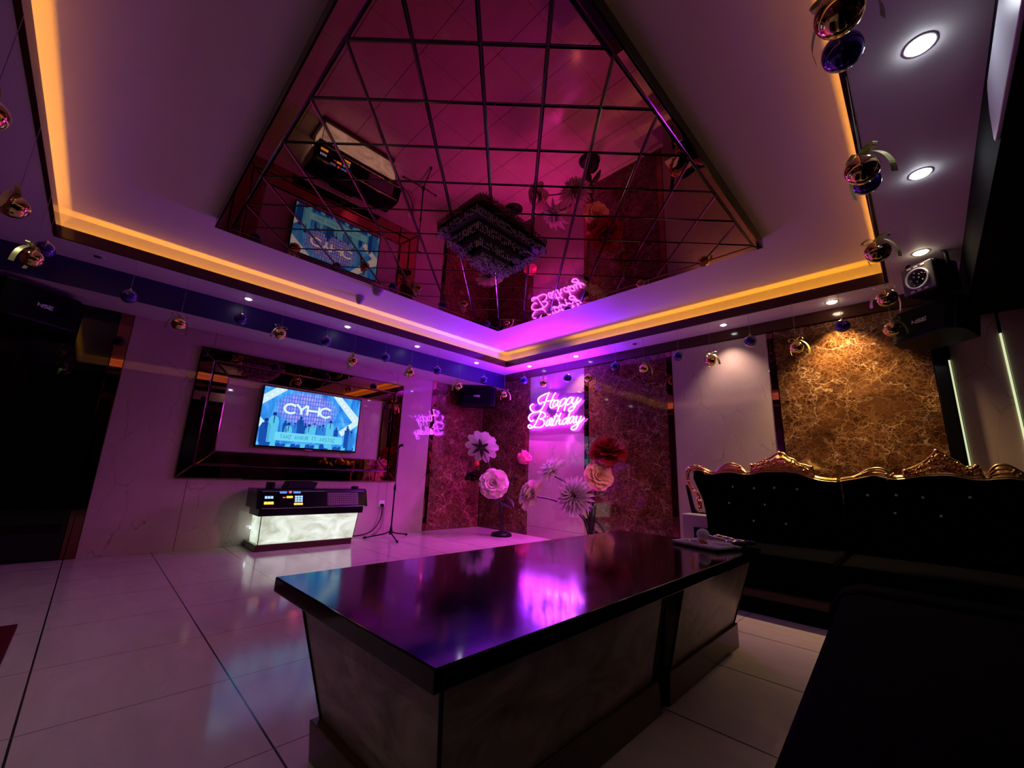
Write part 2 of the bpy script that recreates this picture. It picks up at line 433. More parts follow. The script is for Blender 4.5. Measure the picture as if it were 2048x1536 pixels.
for x, zt in ((6.5565, 2.19), (6.896, 2.38)):
    o = MB().box(x, x + .012, -.012, .012, .0, zt).build('light_strip', 'led', wn); o['label'] = 'glowing green-white light strip'

we = struct(MB().box(EX, EX + .15, SY - .15, .15, 0, 3.3).build('wall_east', 'black_gloss'))
wsou = struct(MB().box(-.15, EX + .15, SY - .15, SY, 0, 3.3).build('wall_south', 'brown_gloss'))

# soffit ring, tray, bulkheads
mb = MB()
xo0, xo1, yo0, yo1 = AX - TR, XR + TR, YL - TR, BY + TR
mb.box(-.02, xo0, SY, .02, H1, 3.3); mb.box(xo1, EX, SY, .02, H1, 3.3)
mb.box(xo0, xo1, yo1, .02, H1, 3.3); mb.box(xo0, xo1, SY, yo0, H1, 3.3)
mb.box(xo0, AX - .028, yo0, yo1, H1, H1 + .025); mb.box(XR + .028, xo1, yo0, yo1, H1, H1 + .025)
mb.box(AX - .028, XR + .028, BY + .028, yo1, H1, H1 + .025); mb.box(AX - .028, XR + .028, yo0, YL - .028, H1, H1 + .025)
mb.box(xo0, xo1, yo0, yo1, HC, 3.3)
struct(mb.build('ceiling', 'paint'))
mb = MB()
mb.box(AX - .028, AX, YL - .028, BY + .028, H1 - .002, LT); mb.box(XR, XR + .028, YL - .028, BY + .028, H1 - .002, LT)
mb.box(AX, XR, BY, BY + .028, H1 - .002, LT); mb.box(AX, XR, YL - .028, YL, H1 - .002, LT)
struct(mb.build('trim_1', 'brown_gloss'))
bw = struct(MB().box(-.0, .576, SY, 0, HB, H1).build('wall_bulkhead_west', 'bulk'))
MB().box(.576, .586, SY, 0, HB, H1).build('fascia', 'navy', bw)['label'] = 'dark blue upright face'
struct(MB().box(6.715, EX, SY, 0, 2.575, H1).build('wall_bulkhead_east', 'black_grille'))

# ------------------------------------------------------------------ mirror panel under the ceiling
mp = thing('ceiling_mirror', 'large square dark tinted mirror of diamond-set tiles hung under the ceiling tray', 'mirror', (3.745, -3.3, HC))
mx0, mx1, my0, my1 = 1.99, 5.49, -5.06, -1.535
mb = MB().box(mx0, mx1, my0, my1, HM + .006, HC)
o = mb.build('backing_board', 'black_gloss', mp); o.matrix_parent_inverse = Matrix.Translation((-3.745, 3.3, -HC))
def adopt(o, p, loc): o.parent = p; o.matrix_parent_inverse = Matrix.Translation([-c for c in loc]); return o
def clip(poly, a, b, c):
    out = []
    for i in range(len(poly)):
        p, q = poly[i], poly[(i + 1) % len(poly)]; dp = a * p[0] + b * p[1] - c; dq = a * q[0] + b * q[1] - c
        if dp <= 0: out.append(p)
        if dp * dq < 0: t = dp / (dp - dq); out.append((p[0] + (q[0] - p[0]) * t, p[1] + (q[1] - p[1]) * t))
    res = []
    for p in out:
        if not res or math.hypot(p[0] - res[-1][0], p[1] - res[-1][1]) > 1e-5: res.append(p)
    if len(res) > 1 and math.hypot(res[0][0] - res[-1][0], res[0][1] - res[-1][1]) < 1e-5: res.pop()
    return res
def inset(poly, d):
    r = list(poly); n = len(poly); ar = sum(poly[i][0] * poly[(i + 1) % n][1] - poly[(i + 1) % n][0] * poly[i][1] for i in range(n))
    s = 1 if ar > 0 else -1
    for i in range(n):
        p, q = poly[i], poly[(i + 1) % n]; ex, ey = q[0] - p[0], q[1] - p[1]; L = math.hypot(ex, ey)
        if L < 1e-6: continue
        nx, ny = s * ey / L, -s * ex / L
        r = clip(r, nx, ny, nx * p[0] + ny * p[1] - d)
        if len(r) < 3: return []
    return r
tx0, tx1, ty0, ty1 = 2.095, 5.43, -4.952, -1.635
DG = .4745; h = DG / 2
cells = []
for i in range(-1, 16):
    for j in range(-1, 16):
        if (i + j) % 2: continue
        cx, cy = 4.742 - 6 * DG + i * h, ty0 + j * h
        cells.append([(cx - h, cy), (cx, cy - h), (cx + h, cy), (cx, cy + h)])
# borders
polys = []
for c in cells:
    for a, b, d in ((1, 0, tx1), (-1, 0, -tx0), (0, 1, ty1), (0, -1, -ty0)):
        c = clip(c, a, b, d)
        if len(c) < 3: break
    if len(c) >= 3: polys.append(c)
polys += [[(mx0, my0), (mx1, my0), (tx1, ty0), (tx0, ty0)], [(mx1, my0), (mx1, my1), (tx1, ty1), (tx1, ty0)],
          [(mx1, my1), (mx0, my1), (tx0, ty1), (tx1, ty1)], [(mx0, my1), (mx0, my0), (tx0, ty0), (tx0, ty1)]]
mb = MB()
for c in polys:
    o1 = inset(c, .0045); i1 = inset(c, .012)
    if len(o1) < 3: continue
    if len(o1) != len(i1):
        if len(c) > 2: mb.cur = 0; mb.add([(p[0], p[1], HM + .001) for p in o1], [tuple(range(len(o1)))])
        continue
    n = len(o1); tl = (random.uniform(-.0006, .0006), random.uniform(-.0006, .0006))
    cxm = sum(p[0] for p in i1) / n; cym = sum(p[1] for p in i1) / n
    vs = [(p[0], p[1], HM + .004) for p in o1] + [(p[0], p[1], HM + tl[0] * (p[0] - cxm) + tl[1] * (p[1] - cym)) for p in i1]
    mb.cur = 1; mb.add(vs, [(i, (i + 1) % n, n + (i + 1) % n, n + i) for i in range(n)])
    o = len(mb.v) - n; mb.cur = 0; mb.f.append(tuple(range(o, o + n))); mb.mi.append(0)
adopt(mb.build('mirror_tiles', ['tea_mirror', 'mirror_edge']), mp, (3.745, -3.3, HC))

# ------------------------------------------------------------------ chandelier
CX, CY = 3.765, -3.27
ch = thing('chandelier', 'rectangular tiered crystal chandelier hanging from the middle of the mirrored ceiling', 'chandelier', (CX, CY, HM))
def rel(o, t): return adopt(o, t, t.location)
M['tier_white'] = pmat('tier_lilac_steel', (.10, .09, .12), .3)
tiers = [(.27, .42, 3.075, 3.005), (.205, .345, 2.995, 2.915), (.145, .265, 2.91, 2.84), (.085, .18, 2.84, 2.765)]
for k, (a, b, zt, zb) in enumerate(tiers):
    mb = MB()
    mb.box(CX - a, CX + a, CY - b, CY + b, zt - .012, zt)
    if k == 0: mb.box(CX - a + .03, CX + a - .03, CY - b + .03, CY + b - .03, zt - .055, zt - .012)
    else: mb.box(CX - a + .02, CX + a - .02, CY - b + .02, CY + b - .02, zt - .012, tiers[k - 1][2] - .012)
    rel(mb.build('tier_frame', 'tier_white'), ch)
    mb = MB()
    def bead(x, y, z, r):
        mb.cur = 1 if random.random() < .35 else 0
        mb.add([(x - r, y, z), (x, y - r, z), (x + r, y, z), (x, y + r, z), (x, y, z + r * 1.25), (x, y, z - r * 1.25)],
               [(0, 1, 4), (1, 2, 4), (2, 3, 4), (3, 0, 4), (1, 0, 5), (2, 1, 5), (3, 2, 5), (0, 3, 5)])
    st = .024
    def strand(x, y, n=4):
        for q in range(n): bead(x + random.uniform(-.002, .002), y + random.uniform(-.002, .002), zt - .018 - q * (zt - zb) / n, .0085)
    nx = int(2 * a / st); ny = int(2 * b / st)
    for i in range(nx + 1):
        for y in (CY - b, CY + b): strand(CX - a + 2 * a * i / nx, y)
    for j in range(ny + 1):
        for x in (CX - a, CX + a): strand(x, CY - b + 2 * b * j / ny)
    if k == 3:
        for i in range(1, 7):
            for j in range(1, 13): strand(CX - a + 2 * a * i / 7, CY - b + 2 * b * j / 13, 3 + (i + j) % 3)
    o = rel(mb.build('crystal_fringe', ['crystal', 'crystal_b']), ch); o['kind'] = 'stuff'

# ------------------------------------------------------------------ downlights and lamps
def spot(name, loc, power, col, size=80, blend=.6, r=.03, tgt=None):
    l = bpy.data.lights.new(name, 'SPOT'); l.energy = power; l.color = col; l.spot_size = math.radians(size); l.spot_blend = blend; l.shadow_soft_size = r
    o = bpy.data.objects.new(name, l); COL.objects.link(o); o.location = loc
    if tgt: o.rotation_euler = (Vector(tgt) - Vector(loc)).to_track_quat('-Z', 'Y').to_euler()
    return o
W_, C_, WM = (1, .93, .95), (.86, .92, 1.), (1., .66, .28)
DL = [  # x, y, lens, label, lamp power, colour
 (.835, -5.777, 'lamp_off', 'unlit recessed downlight at the near end of the soffit above the screen wall', 0, W_),
 (.835, -4.50, 'lamp_on', 'lit recessed downlight in the soffit over the left edge of the television frame', 9, W_),
 (.835, -3.30, 'lamp_on', 'lit recessed downlight in the soffit over the television', 9, W_),
 (.835, -2.18, 'lamp_on', 'lit recessed downlight in the soffit over the microphone stand', 12, W_),
 (.835, -.957, 'lamp_on', 'lit recessed downlight in the soffit beside the corner loudspeaker', 34, (1, .72, .9)),
 (1.437, -.225, 'lamp_on', 'small lit recessed downlight above the left edge of the pink pale stone panel', 8, (1, .7, .9)),
 (2.465, -.225, 'lamp_on', 'lit recessed downlight above the mirror strip right of the neon sign', 170, (1, .36, .34)),
 (3.508, -.225, 'lamp_off', 'unlit recessed downlight above the brown marble panel right of the neon sign', 0, W_),
 (4.714, -.225, 'lamp_on', 'lit recessed downlight above the pale stone panel behind the sofa', 170, (1, .66, .54)),
 (5.794, -.225, 'lamp_warm', 'bright warm downlight above the gold-lit marble panel', 1150, WM),
 (6.478, -.949, 'lamp_warm', 'warm downlight in the right soffit, next to the stage light', 16, (1, .80, .50)),
 (6.49, -2.162, 'lamp_cool', 'bluish white downlight in the right soffit, second from the stage light', 20, C_),
 (6.50, -3.218, 'lamp_cool', 'bright white downlight in the right soffit near the air conditioner', 26, C_),
]
DK = .32
for x, y, lens, lb, pw, c in DL:
    d = thing('downlight', lb, 'downlight', (x, y, H1), 'recessed downlights round the soffit')
    MB().lathe([(.034, -.0005), (.036, -.0025), (.058, -.002), (.060, .0)], n=24).build('trim_ring', 'white_plastic', d, True)
    rl = .048 if lens == 'lamp_cool' else .046 if lens == 'lamp_warm' else .031
    MB().lathe([(.001, -.004 - rl * .32), (rl * .6, -.003 - rl * .26), (rl * .9, -.003 - rl * .10), (rl, -.0015)], n=24).build('lens', lens, d, True)
    if pw: spot('downlight_beam', (x, y, H1 - .02), pw * DK, c, 95 if y > -.3 else 54 if x > 6 else 70, .75)
# lamps of the soffit behind the viewer
for x, y, pw in ((2.2, -6.28, 6), (3.4, -6.28, 9), (4.6, -6.28, 9), (.835, -6.2, 1.)):
    spot('downlight_beam', (x, y, H1 - .012), pw * 2.1, (1., .92, .92), 100, .9)

def area(name, loc, sx, sy, power, col, rot=(0, 0, 0)):
    l = bpy.data.lights.new(name, 'AREA'); l.shape = 'RECTANGLE'; l.size = sx; l.size_y = sy; l.energy = power; l.color = col
    o = bpy.data.objects.new(name, l); COL.objects.link(o); o.location = loc; o.rotation_euler = rot; return o
OR = (1., .37, .014); zl = 2.955; CO = 10.5
area('cove_light', (AX - .055, (YL + BY) / 2, zl), .012, YL * -1 + BY, CO * 1.0, OR, (PI, 0, 0))
area('cove_light', (XR + .055, (YL + BY) / 2, zl), .012, YL * -1 + BY, CO * .8, OR, (PI, 0, 0))
area('cove_light', (4.36, BY + .055, zl), 3.72, .012, CO * .66, OR, (PI, 0, 0))
area('cove_light', (1.40, BY + .055, zl), .60, .012, CO * .11, OR, (PI, 0, 0))
area('cove_light', ((AX + XR) / 2, YL - .055, zl), XR - AX, .012, CO * .8, OR, (PI, 0, 0))

# ceiling dome detectors on the tray ceiling
for (x, y, r), lb in (((1.36, -3.40, .055), 'small clear dome detector on the tray ceiling nearer the orange cove'),
                      ((1.78, -3.37, .07), 'larger clear dome detector on the tray ceiling beside the mirror edge')):
    d = thing('dome_detector', lb, 'detector', (x, y, HC))
    MB().lathe([(r, 0), (r, -.03), (r * .92, -.036)], n=24).build('mount_ring', 'grey_plastic', d, True)
    MB().lathe([(r * .9, -.036), (r * .8, -.07), (r * .5, -.098), (.001, -.11)], n=24).build('dome', 'grey_plastic', d, True)

# ------------------------------------------------------------------ baubles on threads round the tray
def make_bauble(kind, loc, zc, label, rot=0., seed=0):
    r = .064; rnd = random.Random(seed)
    t = thing(kind + '_bauble', label, 'bauble', (loc[0], loc[1], zc), kind + ' baubles hung on threads round the ceiling tray', (0, 0, rot))
    ball = MB().ball((0, 0, 0), r, 28, 18).build('ball', kind + '_ball', t, True)
    MB().lathe([(.001, r + .016), (.010, r + .014), (.011, r - .004)], n=12).build('cap', 'cap', t, True)
    MB().tube([(0, 0, r + .012), (0, 0, H1 - zc - .002)], .0016, 5).build('thread', 'thread', t)
    if kind == 'gold':
        mb = MB()
        def strip(path, w, wd):
            P = crom(path, 4); wd = Vector(wd).normalized() * w / 2; n = len(P); vs = []
            for p in P: vs += [p - wd, p + wd]
            nn = (P[1] - P[0]).cross(wd).normalized() * .0012
            vs2 = [v + nn for v in vs]
            fs = []
            for i in range(n - 1): fs += [(2 * i, 2 * i + 1, 2 * i + 3, 2 * i + 2), (2 * n + 2 * i + 2, 2 * n + 2 * i + 3, 2 * n + 2 * i + 1, 2 * n + 2 * i)]
            for i in range(n - 1): fs += [(2 * i, 2 * i + 2, 2 * n + 2 * i + 2, 2 * n + 2 * i), (2 * i + 1, 2 * n + 2 * i + 1, 2 * n + 2 * i + 3, 2 * i + 3)]
            mb.add(vs + vs2, fs)
        z = r + .008
        for s in (-1, 1):
            a = rnd.uniform(.8, 1.2)
            strip([(0, 0, z), (s * .035 * a, .01, z + .034), (s * .072 * a, .012, z + .026), (s * .060, .004, z + .002), (s * .02, -.003, z - .006), (0, 0, z)], .026, (0, 1, .2))
            b = rnd.uniform(.85, 1.25)
            strip([(0, 0, z), (s * .030, .02, z + .004), (s * .066 * b, .035, z - .035), (s * .085 * b, .045, z - .09), (s * .082 * b, .055, z - .135 * b)], .028, (.2 * s, 1, .1))
        mb.ball((0, 0, z + .003), .012, 10, 6)
        mb.build('ribbon', 'ribbon', t, False)
    return t
west = [(-.97, 'p', 2.572), (-1.50, 'g', 2.37), (-1.94, 'p', 2.538), (-2.40, 'g', 2.412), (-2.82, 'p', 2.543), (-3.27, 'g', 2.392), (-3.64, 'p', 2.564),
        (-4.165, 'g', 2.52), (-4.58, 'p', 2.581), (-5.087, 'g', 2.372), (-5.493, 'p', 2.53)]
wl = {0: 'deep purple bauble hanging in front of the corner loudspeaker', 1: 'gold bauble with ribbon just left of the corner loudspeaker',
      2: 'purple bauble above the brown marble edge of the screen wall', 3: 'gold bauble with ribbon above the right edge of the television frame',
      4: 'purple bauble hanging over the top right corner of the television frame', 5: 'gold bauble with ribbon just above the television right edge',
      6: 'purple bauble hanging above the middle of the television', 7: 'gold bauble on a long sparkling thread above the television left part',
      8: 'purple bauble above the top left corner of the television frame', 9: 'gold bauble with ribbon hanging left of the television frame',
      10: 'purple bauble hanging above the dark glass panel at the far left'}
KN = {'p': 'purple', 'g': 'gold'}
for i, (y, k, z) in enumerate(west): make_bauble(KN[k], (AX, y), z, wl[i], random.uniform(.2, 1.2) + (PI / 2), i)
north = [(1.05, 'g', 2.40), (1.53, 'p', 2.599), (1.978, 'g', 2.50), (2.468, 'p', 2.511), (2.859, 'g', 2.46), (3.319, 'p', 2.56), (3.749, 'g', 2.46),
         (4.225, 'p', 2.551), (4.609, 'g', 2.42), (5.05, 'p', 2.579), (5.475, 'g', 2.42), (5.871, 'p', 2.563)]
nl = ['gold bauble with ribbon at the far corner right of the loudspeaker', 'purple bauble left of the neon sign near the far corner',
      'gold bauble with ribbon just above the H of the neon sign', 'purple bauble above the right half of the neon sign',
      'gold bauble in front of the mirror strip right of the neon sign', 'purple bauble over the brown marble panel beside the neon sign',
      'gold bauble with ribbon over the brown marble panel beside the neon sign', 'purple bauble at the left edge of the pale panel behind the sofa',
      'gold bauble in front of the pale panel behind the sofa', 'purple bauble at the right edge of the pale panel behind the sofa',
      'gold bauble with yellow ribbon at the left of the gold-lit marble panel', 'purple bauble under the bright warm downlight']
for i, (x, k, z) in enumerate(north): make_bauble(KN[k], (x, BY), z, nl[i], random.uniform(-.5, .5), 20 + i)
east = [(XR, -.62, 'g', 2.40), (6.235, -1.45, 'g', 2.41), (6.24, -2.338, 'g', 2.40), (6.248, -3.254, 'g', 2.40), (6.248, -2.88, 'p', 2.56), (6.27, -4.114, 'g', 2.40), (6.258, -3.792, 'p', 2.56)]
el = ['gold bauble with yellow ribbon over the gold-lit marble panel near the right speaker', 'gold bauble with big green-gold bow just below the tray corner at the right',
      'gold bauble with trailing green ribbon at the right corner of the orange cove', 'gold bauble with leafy ribbon overlapping a purple one on the right tray edge',
      'purple bauble half hidden below a gold one on the right tray edge', 'largest gold bauble at the top right of the photo',
      'large purple bauble touching the largest gold one at the top right']
for i, (x, y, k, z) in enumerate(east): make_bauble(KN[k], (x, y), z, el[i], random.uniform(-.8, .8), 40 + i)
south = [(1.50, 'p', 2.62), (1.885, 'g', 2.40), (2.80, 'g', 2.38), (3.68, 'g', 2.40)]
sl = ['purple bauble beside the gold one at the near left tray corner', 'gold bauble with bow beside a purple one at the near left tray corner',
      'glittering gold bauble with ribbon at the left edge of the photo', 'gold bauble cut off by the left edge, highest on that side']
for i, (x, k, z) in enumerate(south): make_bauble(KN[k], (x, YL), z, sl[i], random.uniform(-.5, .5) + PI, 60 + i)

# ------------------------------------------------------------------ television and its mirror frame
fr = thing('wall_mirror', 'brown tinted mirror border with angled edges round the television on the pale wall', 'mirror', (0, -3.315, .815))
fo = (-4.748, -1.882, .815, 2.44); fi = (-4.40, -2.228, 1.16, 2.10); fm = (-4.43, -2.2, 1.13, 2.13)
def ring(o, i, d, nm):
    q = [[(o[0], o[2]), (o[1], o[2]), (i[1], i[2]), (i[0], i[2])], [(o[1], o[2]), (o[1], o[3]), (i[1], i[3]), (i[1], i[2])],
         [(o[1], o[3]), (o[0], o[3]), (i[0], i[3]), (i[1], i[3])], [(o[0], o[3]), (o[0], o[2]), (i[0], i[2]), (i[0], i[3])]]
    for c in q:
        mb = MB(); c2 = inset(c, .002); c3 = inset(c, .014); n = 4
        vs = [(.001, p[0], p[1]) for p in c2] + [(d - .006, p[0], p[1]) for p in c2] + [(d, p[0], p[1]) for p in c3]
        mb.add(vs, [(0, 1, 2, 3)])
        mb.cur = 1
        mb.add(vs, [(i, (i + 1) % 4, 4 + (i + 1) % 4, 4 + i) for i in range(4)] + [(4 + i, 4 + (i + 1) % 4, 8 + (i + 1) % 4, 8 + i) for i in range(4)])
        mb.cur = 0; mb.add(vs, [(8, 9, 10, 11)])
        rel(mb.build(nm, ['tea_mirror', 'mirror_edge']), fr)
mid = (-4.585, -2.045, .985, 2.275)
ring(fo, mid, .035, 'outer_mirror'); ring(mid, fi, .028, 'inner_mirror')

tv = thing('television', 'flat television showing a blue stage picture on the left wall', 'television', (.05, -3.32, 1.255))
TY0, TY1, TZ0, TZ1 = -3.992, -2.648, 1.262, 2.052
BZ = .018
rel(MB().box(.035, .078, TY0 - BZ, TY1 + BZ, TZ0 - BZ - .006, TZ1 + BZ).build('casing', 'black_gloss', bevel=.004), tv)
rel(MB().box(.002, .035, -3.6, -3.05, 1.45, 1.85).build('wall_bracket', 'black_plastic'), tv)
rel(MB().box(.074, .082, -3.37, -3.28, TZ0 - BZ - .012, TZ0 - BZ - .003).build('indicator_lamp', 'white_plastic'), tv)
TW, TH = TY1 - TY0, TZ1 - TZ0
def TT(u, v, d): return (.0800 + d, TY0 + u, TZ0 + v)
def flat(mb, pts, d0, th=.0006): mb.prism([TT(p[0] * TW, p[1] * TH, d0) for p in pts], (th, 0, 0))
scr = rel(MB().add([TT(0, 0, -.001), TT(TW, 0, -.001), TT(TW, TH, -.001), TT(0, TH, -.001)], [(0, 1, 2, 3)]).build('screen', 'screen'), tv)
scr['label'] = 'bright blue stage picture'
def sp(mb, nm, mt): 
    return mb.build(nm, mt, scr)
mb = MB(); flat(mb, [(0, .855), (0, .687), (.206, .985), (.206, 1), (.104, 1)], .0002); sp(mb, 'stage_band_graphic', 's_white')
mb = MB(); flat(mb, [(.68, 1), (.78, 1), (.999, .645), (.999, .507), (.825, .255), (.788, .346), (.93, .548)], .0002); sp(mb, 'stage_arrow_graphic', 's_white')
mb = MB(); flat(mb, [(0, .473), (.043, .402), (.004, .303), (0, .303)], .0002); sp(mb, 'stage_arrow_tip', 's_white')
mb = MB()
for p in [(.03, .80), (.075, .87), (.12, .935), (.16, .975), (.75, .955), (.785, .89), (.82, .83), (.855, .77), (.89, .705), (.925, .64), (.955, .58), (.91, .47), (.865, .40), (.82, .33)]:
    flat(mb, [(p[0] + .009 * math.cos(a * PI / 4), p[1] + .016 * math.sin(a * PI / 4)) for a in range(8)], .0010)
sp(mb, 'stage_bulbs', 's_bulb')
mb = MB()
for c, u0, u1, v0, v1 in (('C', .203, .318, .585, .745), ('Y', .318, .424, .582, .760), ('H', .432, .548, .586, .757), ('C', .560, .676, .580, .750)):
    for st in GL[c]: ribbon2(mb, [(p.x, p.y) for p in crom([((u0 + p[0] * (u1 - u0)) * TW, (v0 + p[1] * (v1 - v0)) * TH, 0) for p in st], 4)] if c == 'C' else [((u0 + p[0] * (u1 - u0)) * TW, (v0 + p[1] * (v1 - v0)) * TH) for p in st], .029, lambda u, v, d: TT(u, v, .0022 + d), .0008)
sp(mb, 'stage_lettering', 's_text')
def fig(u, top, w, bot, mt):
    hr = w * .19; mb = MB()
    mb.cur = 1; flat(mb, [(u + hr * math.cos(a * PI / 5), top - hr * 1.7 + hr * 1.75 * math.sin(a * PI / 5)) for a in range(10)], .0016)
    mb.cur = 0; flat(mb, [(u - w * .44, bot), (u - w * .48, top - w * 1.5), (u - w * .36, top - w * .85), (u - w * .08, top - w * .66), (u + w * .08, top - w * .66), (u + w * .36, top - w * .85), (u + w * .48, top - w * 1.5), (u + w * .44, bot)], .0008)
    mb.cur = 1; flat(mb, [(u - w * .05, top - w * .70), (u + w * .05, top - w * .70), (u + w * .035, max(bot, top - w * 1.9)), (u - w * .035, max(bot, top - w * 1.9))], .0016)
    sp(mb, 'stage_figure', [mt, 's_navy'])
for i, (u, t, w, bt, k) in enumerate(((.235, .45, .05, .2, 0), (.33, .43, .05, .2, 2), (.43, .44, .05, .2, 0), (.52, .46, .05, .2, 1), (.58, .42, .05, .2, 2), (.76, .42, .05, .2, 0),
                       (.127, .575, .10, .06, 1), (.06, .46, .10, .04, 0), (.27, .42, .08, .10, 1), (.38, .55, .075, .1, 0), (.47, .43, .08, .1, 1),
                       (.615, .45, .07, .1, 2), (.69, .54, .085, .02, 1), (.885, .47, .06, .05, 0), (.935, .38, .065, .02, 2))):
    fig(u, t, w, bt, ('s_dark', 's_cyan', 's_mid')[k])
mb = MB()
for i in range(22):
    u = i / 21; hh = .05 + .05 * random.random(); mb.cur = 0 if i % 3 == 0 else 1
    flat(mb, [(max(0, u - .03), 0), (min(1, u + .03), 0), (min(1, u + .02), hh), (max(0, u - .015), hh * .8)], .0004)
sp(mb, 'stage_front_row', ['s_cyan', 's_dark'])
mb = MB(); flat(mb, [(.158, .10), (.832, .10), (.842, .12), (.838, .235), (.828, .245), (.163, .245), (.153, .23), (.150, .115)], .0024); sp(mb, 'caption_bar', 's_bar')
mb = MB(); word(mb, 'TAHZ AMXNR TT AXSTOZ', .205 * TW, .138 * TH, .024, .052, .0135, .006, lambda u, v, d: TT(u, v, .0032 + d), 0, .0004); sp(mb, 'caption_text', 's_barbt')

# ------------------------------------------------------------------ song console
cn = thing('song_console', 'karaoke song console with black keypad top and lit onyx base under the television', 'console', (.27, -3.28, 0))
rel(MB().hexa([(.01, -3.93, 0), (.55, -3.93, 0), (.55, -2.76, 0), (.01, -2.76, 0)], [(.01, -3.93, .075), (.55, -3.93, .075), (.55, -2.76, .075), (.01, -2.76, .075)]).build('plinth', 'plinth', bevel=.005), cn)
b0, b1 = .075, .40
o = rel(MB().hexa([(.14, -3.895, b0), (.515, -3.895, b0), (.515, -2.735, b0), (.14, -2.735, b0)], [(.14, -3.905, b1), (.525, -3.905, b1), (.525, -2.695, b1), (.14, -2.695, b1)]).build('lit_onyx_body', 'onyx_lit'), cn)
o['label'] = 'glowing pale onyx panels'
mb = MB()
for y, y2 in ((-3.897, -3.907), (-2.733, -2.693)): mb.tube([(.516, y, b0), (.526, y2, b1)], .005, 6)
rel(mb.build('corner_trim', 'black_plastic'), cn)
rel(MB().box(.12, .535, -3.945, -2.635, .40, .485).build('lower_board', 'black_gloss', bevel=.004), cn)
def KP(s, y, d=0.):   # s 0..1 up the sloped face
    n = Vector((.215, 0, .075)).normalized()
    return Vector((.560 - .075 * s, y, .487 + .215 * s)) + n * d
rel(MB().prism([(.06, -3.985, .487), (.562, -3.985, .487), (.485, -3.985, .706), (.44, -3.985, .722), (.06, -3.985, .722)], (0, 1.40, 0)).build('keypad_body', 'black_gloss', bevel=.006), cn)
mb = MB()
for s in (.03, .95): mb.tube([KP(s, -3.93, .002), KP(s, -2.63, .002)], .004, 6)
rel(mb.build('edge_bead', 'chrome'), cn)
def key(mb, s0, s1, y0, y1):
    a = [KP(s0, y0), KP(s0, y1), KP(s1, y1), KP(s1, y0)]; n = Vector((.215, 0, .075)).normalized() * .006
    mb.add([p - n * .3 for p in a] + [p + n for p in a], [(3, 2, 1, 0), (4, 5, 6, 7)] + [(i, (i + 1) % 4, 4 + (i + 1) % 4, 4 + i) for i in range(4)])
def keyo(rows, mt, lb):
    for s0, s1, y0, y1 in rows:
        mb = MB(); key(mb, s0, s1, y0, y1); o = rel(mb.build('key', mt), cn); o['label'] = lb
y0 = -3.90
keyo([(.55, .68, y0 + i * .033, y0 + .026 + i * .033) for i in range(3)], 'key_blue', 'pale blue lit key')
keyo([(.24, .38, y0 - .006 + i * .036, y0 + .027 + i * .036) for i in range(3)], 'key_amber', 'amber lit key')
keyo([(.83, .93, -3.735, -3.655), (.83, .93, -3.575, -3.49)], 'key_navy', 'blue lit display strip')
keyo([(.84, .96, -3.628, -3.598)], 'key_red', 'red lit symbol key')
keyo([(.57, .68, -3.655, -3.583)], 'key_amber', 'amber lit key')
keyo([(.58, .63, -3.700, -3.668)], 'key_red', 'red lit symbol key')
keyo([(.60 - .125 * r, .69 - .125 * r, -3.556 + i * .033, -3.530 + i * .033) for r in range(3) for i in range(3)], 'key_blue', 'pale blue lit key')
keyo([(.18, .29, -3.566 + i * .036, -3.533 + i * .036) for i in range(3)], 'key_amber', 'amber lit key')
mx = rel(MB().prism([KP(.10, -3.15, .001), KP(.10, -2.72, .001), KP(.86, -2.72, .001), KP(.86, -3.15, .001)], Vector((.215, 0, .075)).normalized() * .006).build('mixer_panel', 'grey_plastic'), cn)
mx['label'] = 'grey mixer panel with rows of knobs'
M['mixer'] = pmat('mixer_face', (.10, .085, .11), .35); mx.data.materials[0] = M['mixer']
mb = MB(); nn = Vector((.215, 0, .075)).normalized()
for i in range(14):
    for j in range(6):
        mb.lathe([(.0075, 0), (.0065, .014), (.001, .015)], KP(.17 + j * .12, -3.125 + i * .029, .007), 8, nn)
o = mb.build('knobs', 'grey_plastic', mx)

M['tube_lamp'] = pmat('tube_lamp', (1, 1, 1), .4, emit=(.80, .95, 1.), es=7)
o = rel(MB().tube([(.075, -3.90, .22), (.075, -2.75, .22)], .012, 8).build('back_lamp', 'tube_lamp', None, True), cn)
o['label'] = 'white lamp tube behind the body'
# little things on the console
t = thing('small_speaker', 'tiny black cube standing on the left of the song console', 'speaker', (.30, -3.80, .722))
MB().box(-.04, .04, -.045, .045, 0, .075).build('cabinet', 'black_plastic', t, bevel=.006)
MB().lathe([(.001, .004), (.028, .003), (.03, 0)], (.04, 0, .04), 16, (1, 0, 0)).build('cone', 'black_grille', t, True)
t = thing('set_top_box', 'flat dark sloping receiver box in the middle of the song console', 'receiver', (.22, -3.43, .722))
MB().prism([(-.10, -.19, 0), (.13, -.19, 0), (.10, -.15, .075), (-.10, -.15, .085)], (0, .36, 0)).build('casing', 'black_plastic', t, bevel=.004)
MB().box(-.06, .06, -.12, .14, .074, .086).build('top_vent', 'black_grille', t)
t = thing('black_puck', 'small round black puck on the right end of the song console', 'puck', (.36, -2.71, .722))
MB().lathe([(.05, 0), (.052, .02), (.044, .032), (.001, .034)], n=20).build('cover', 'black_plastic', t, True)

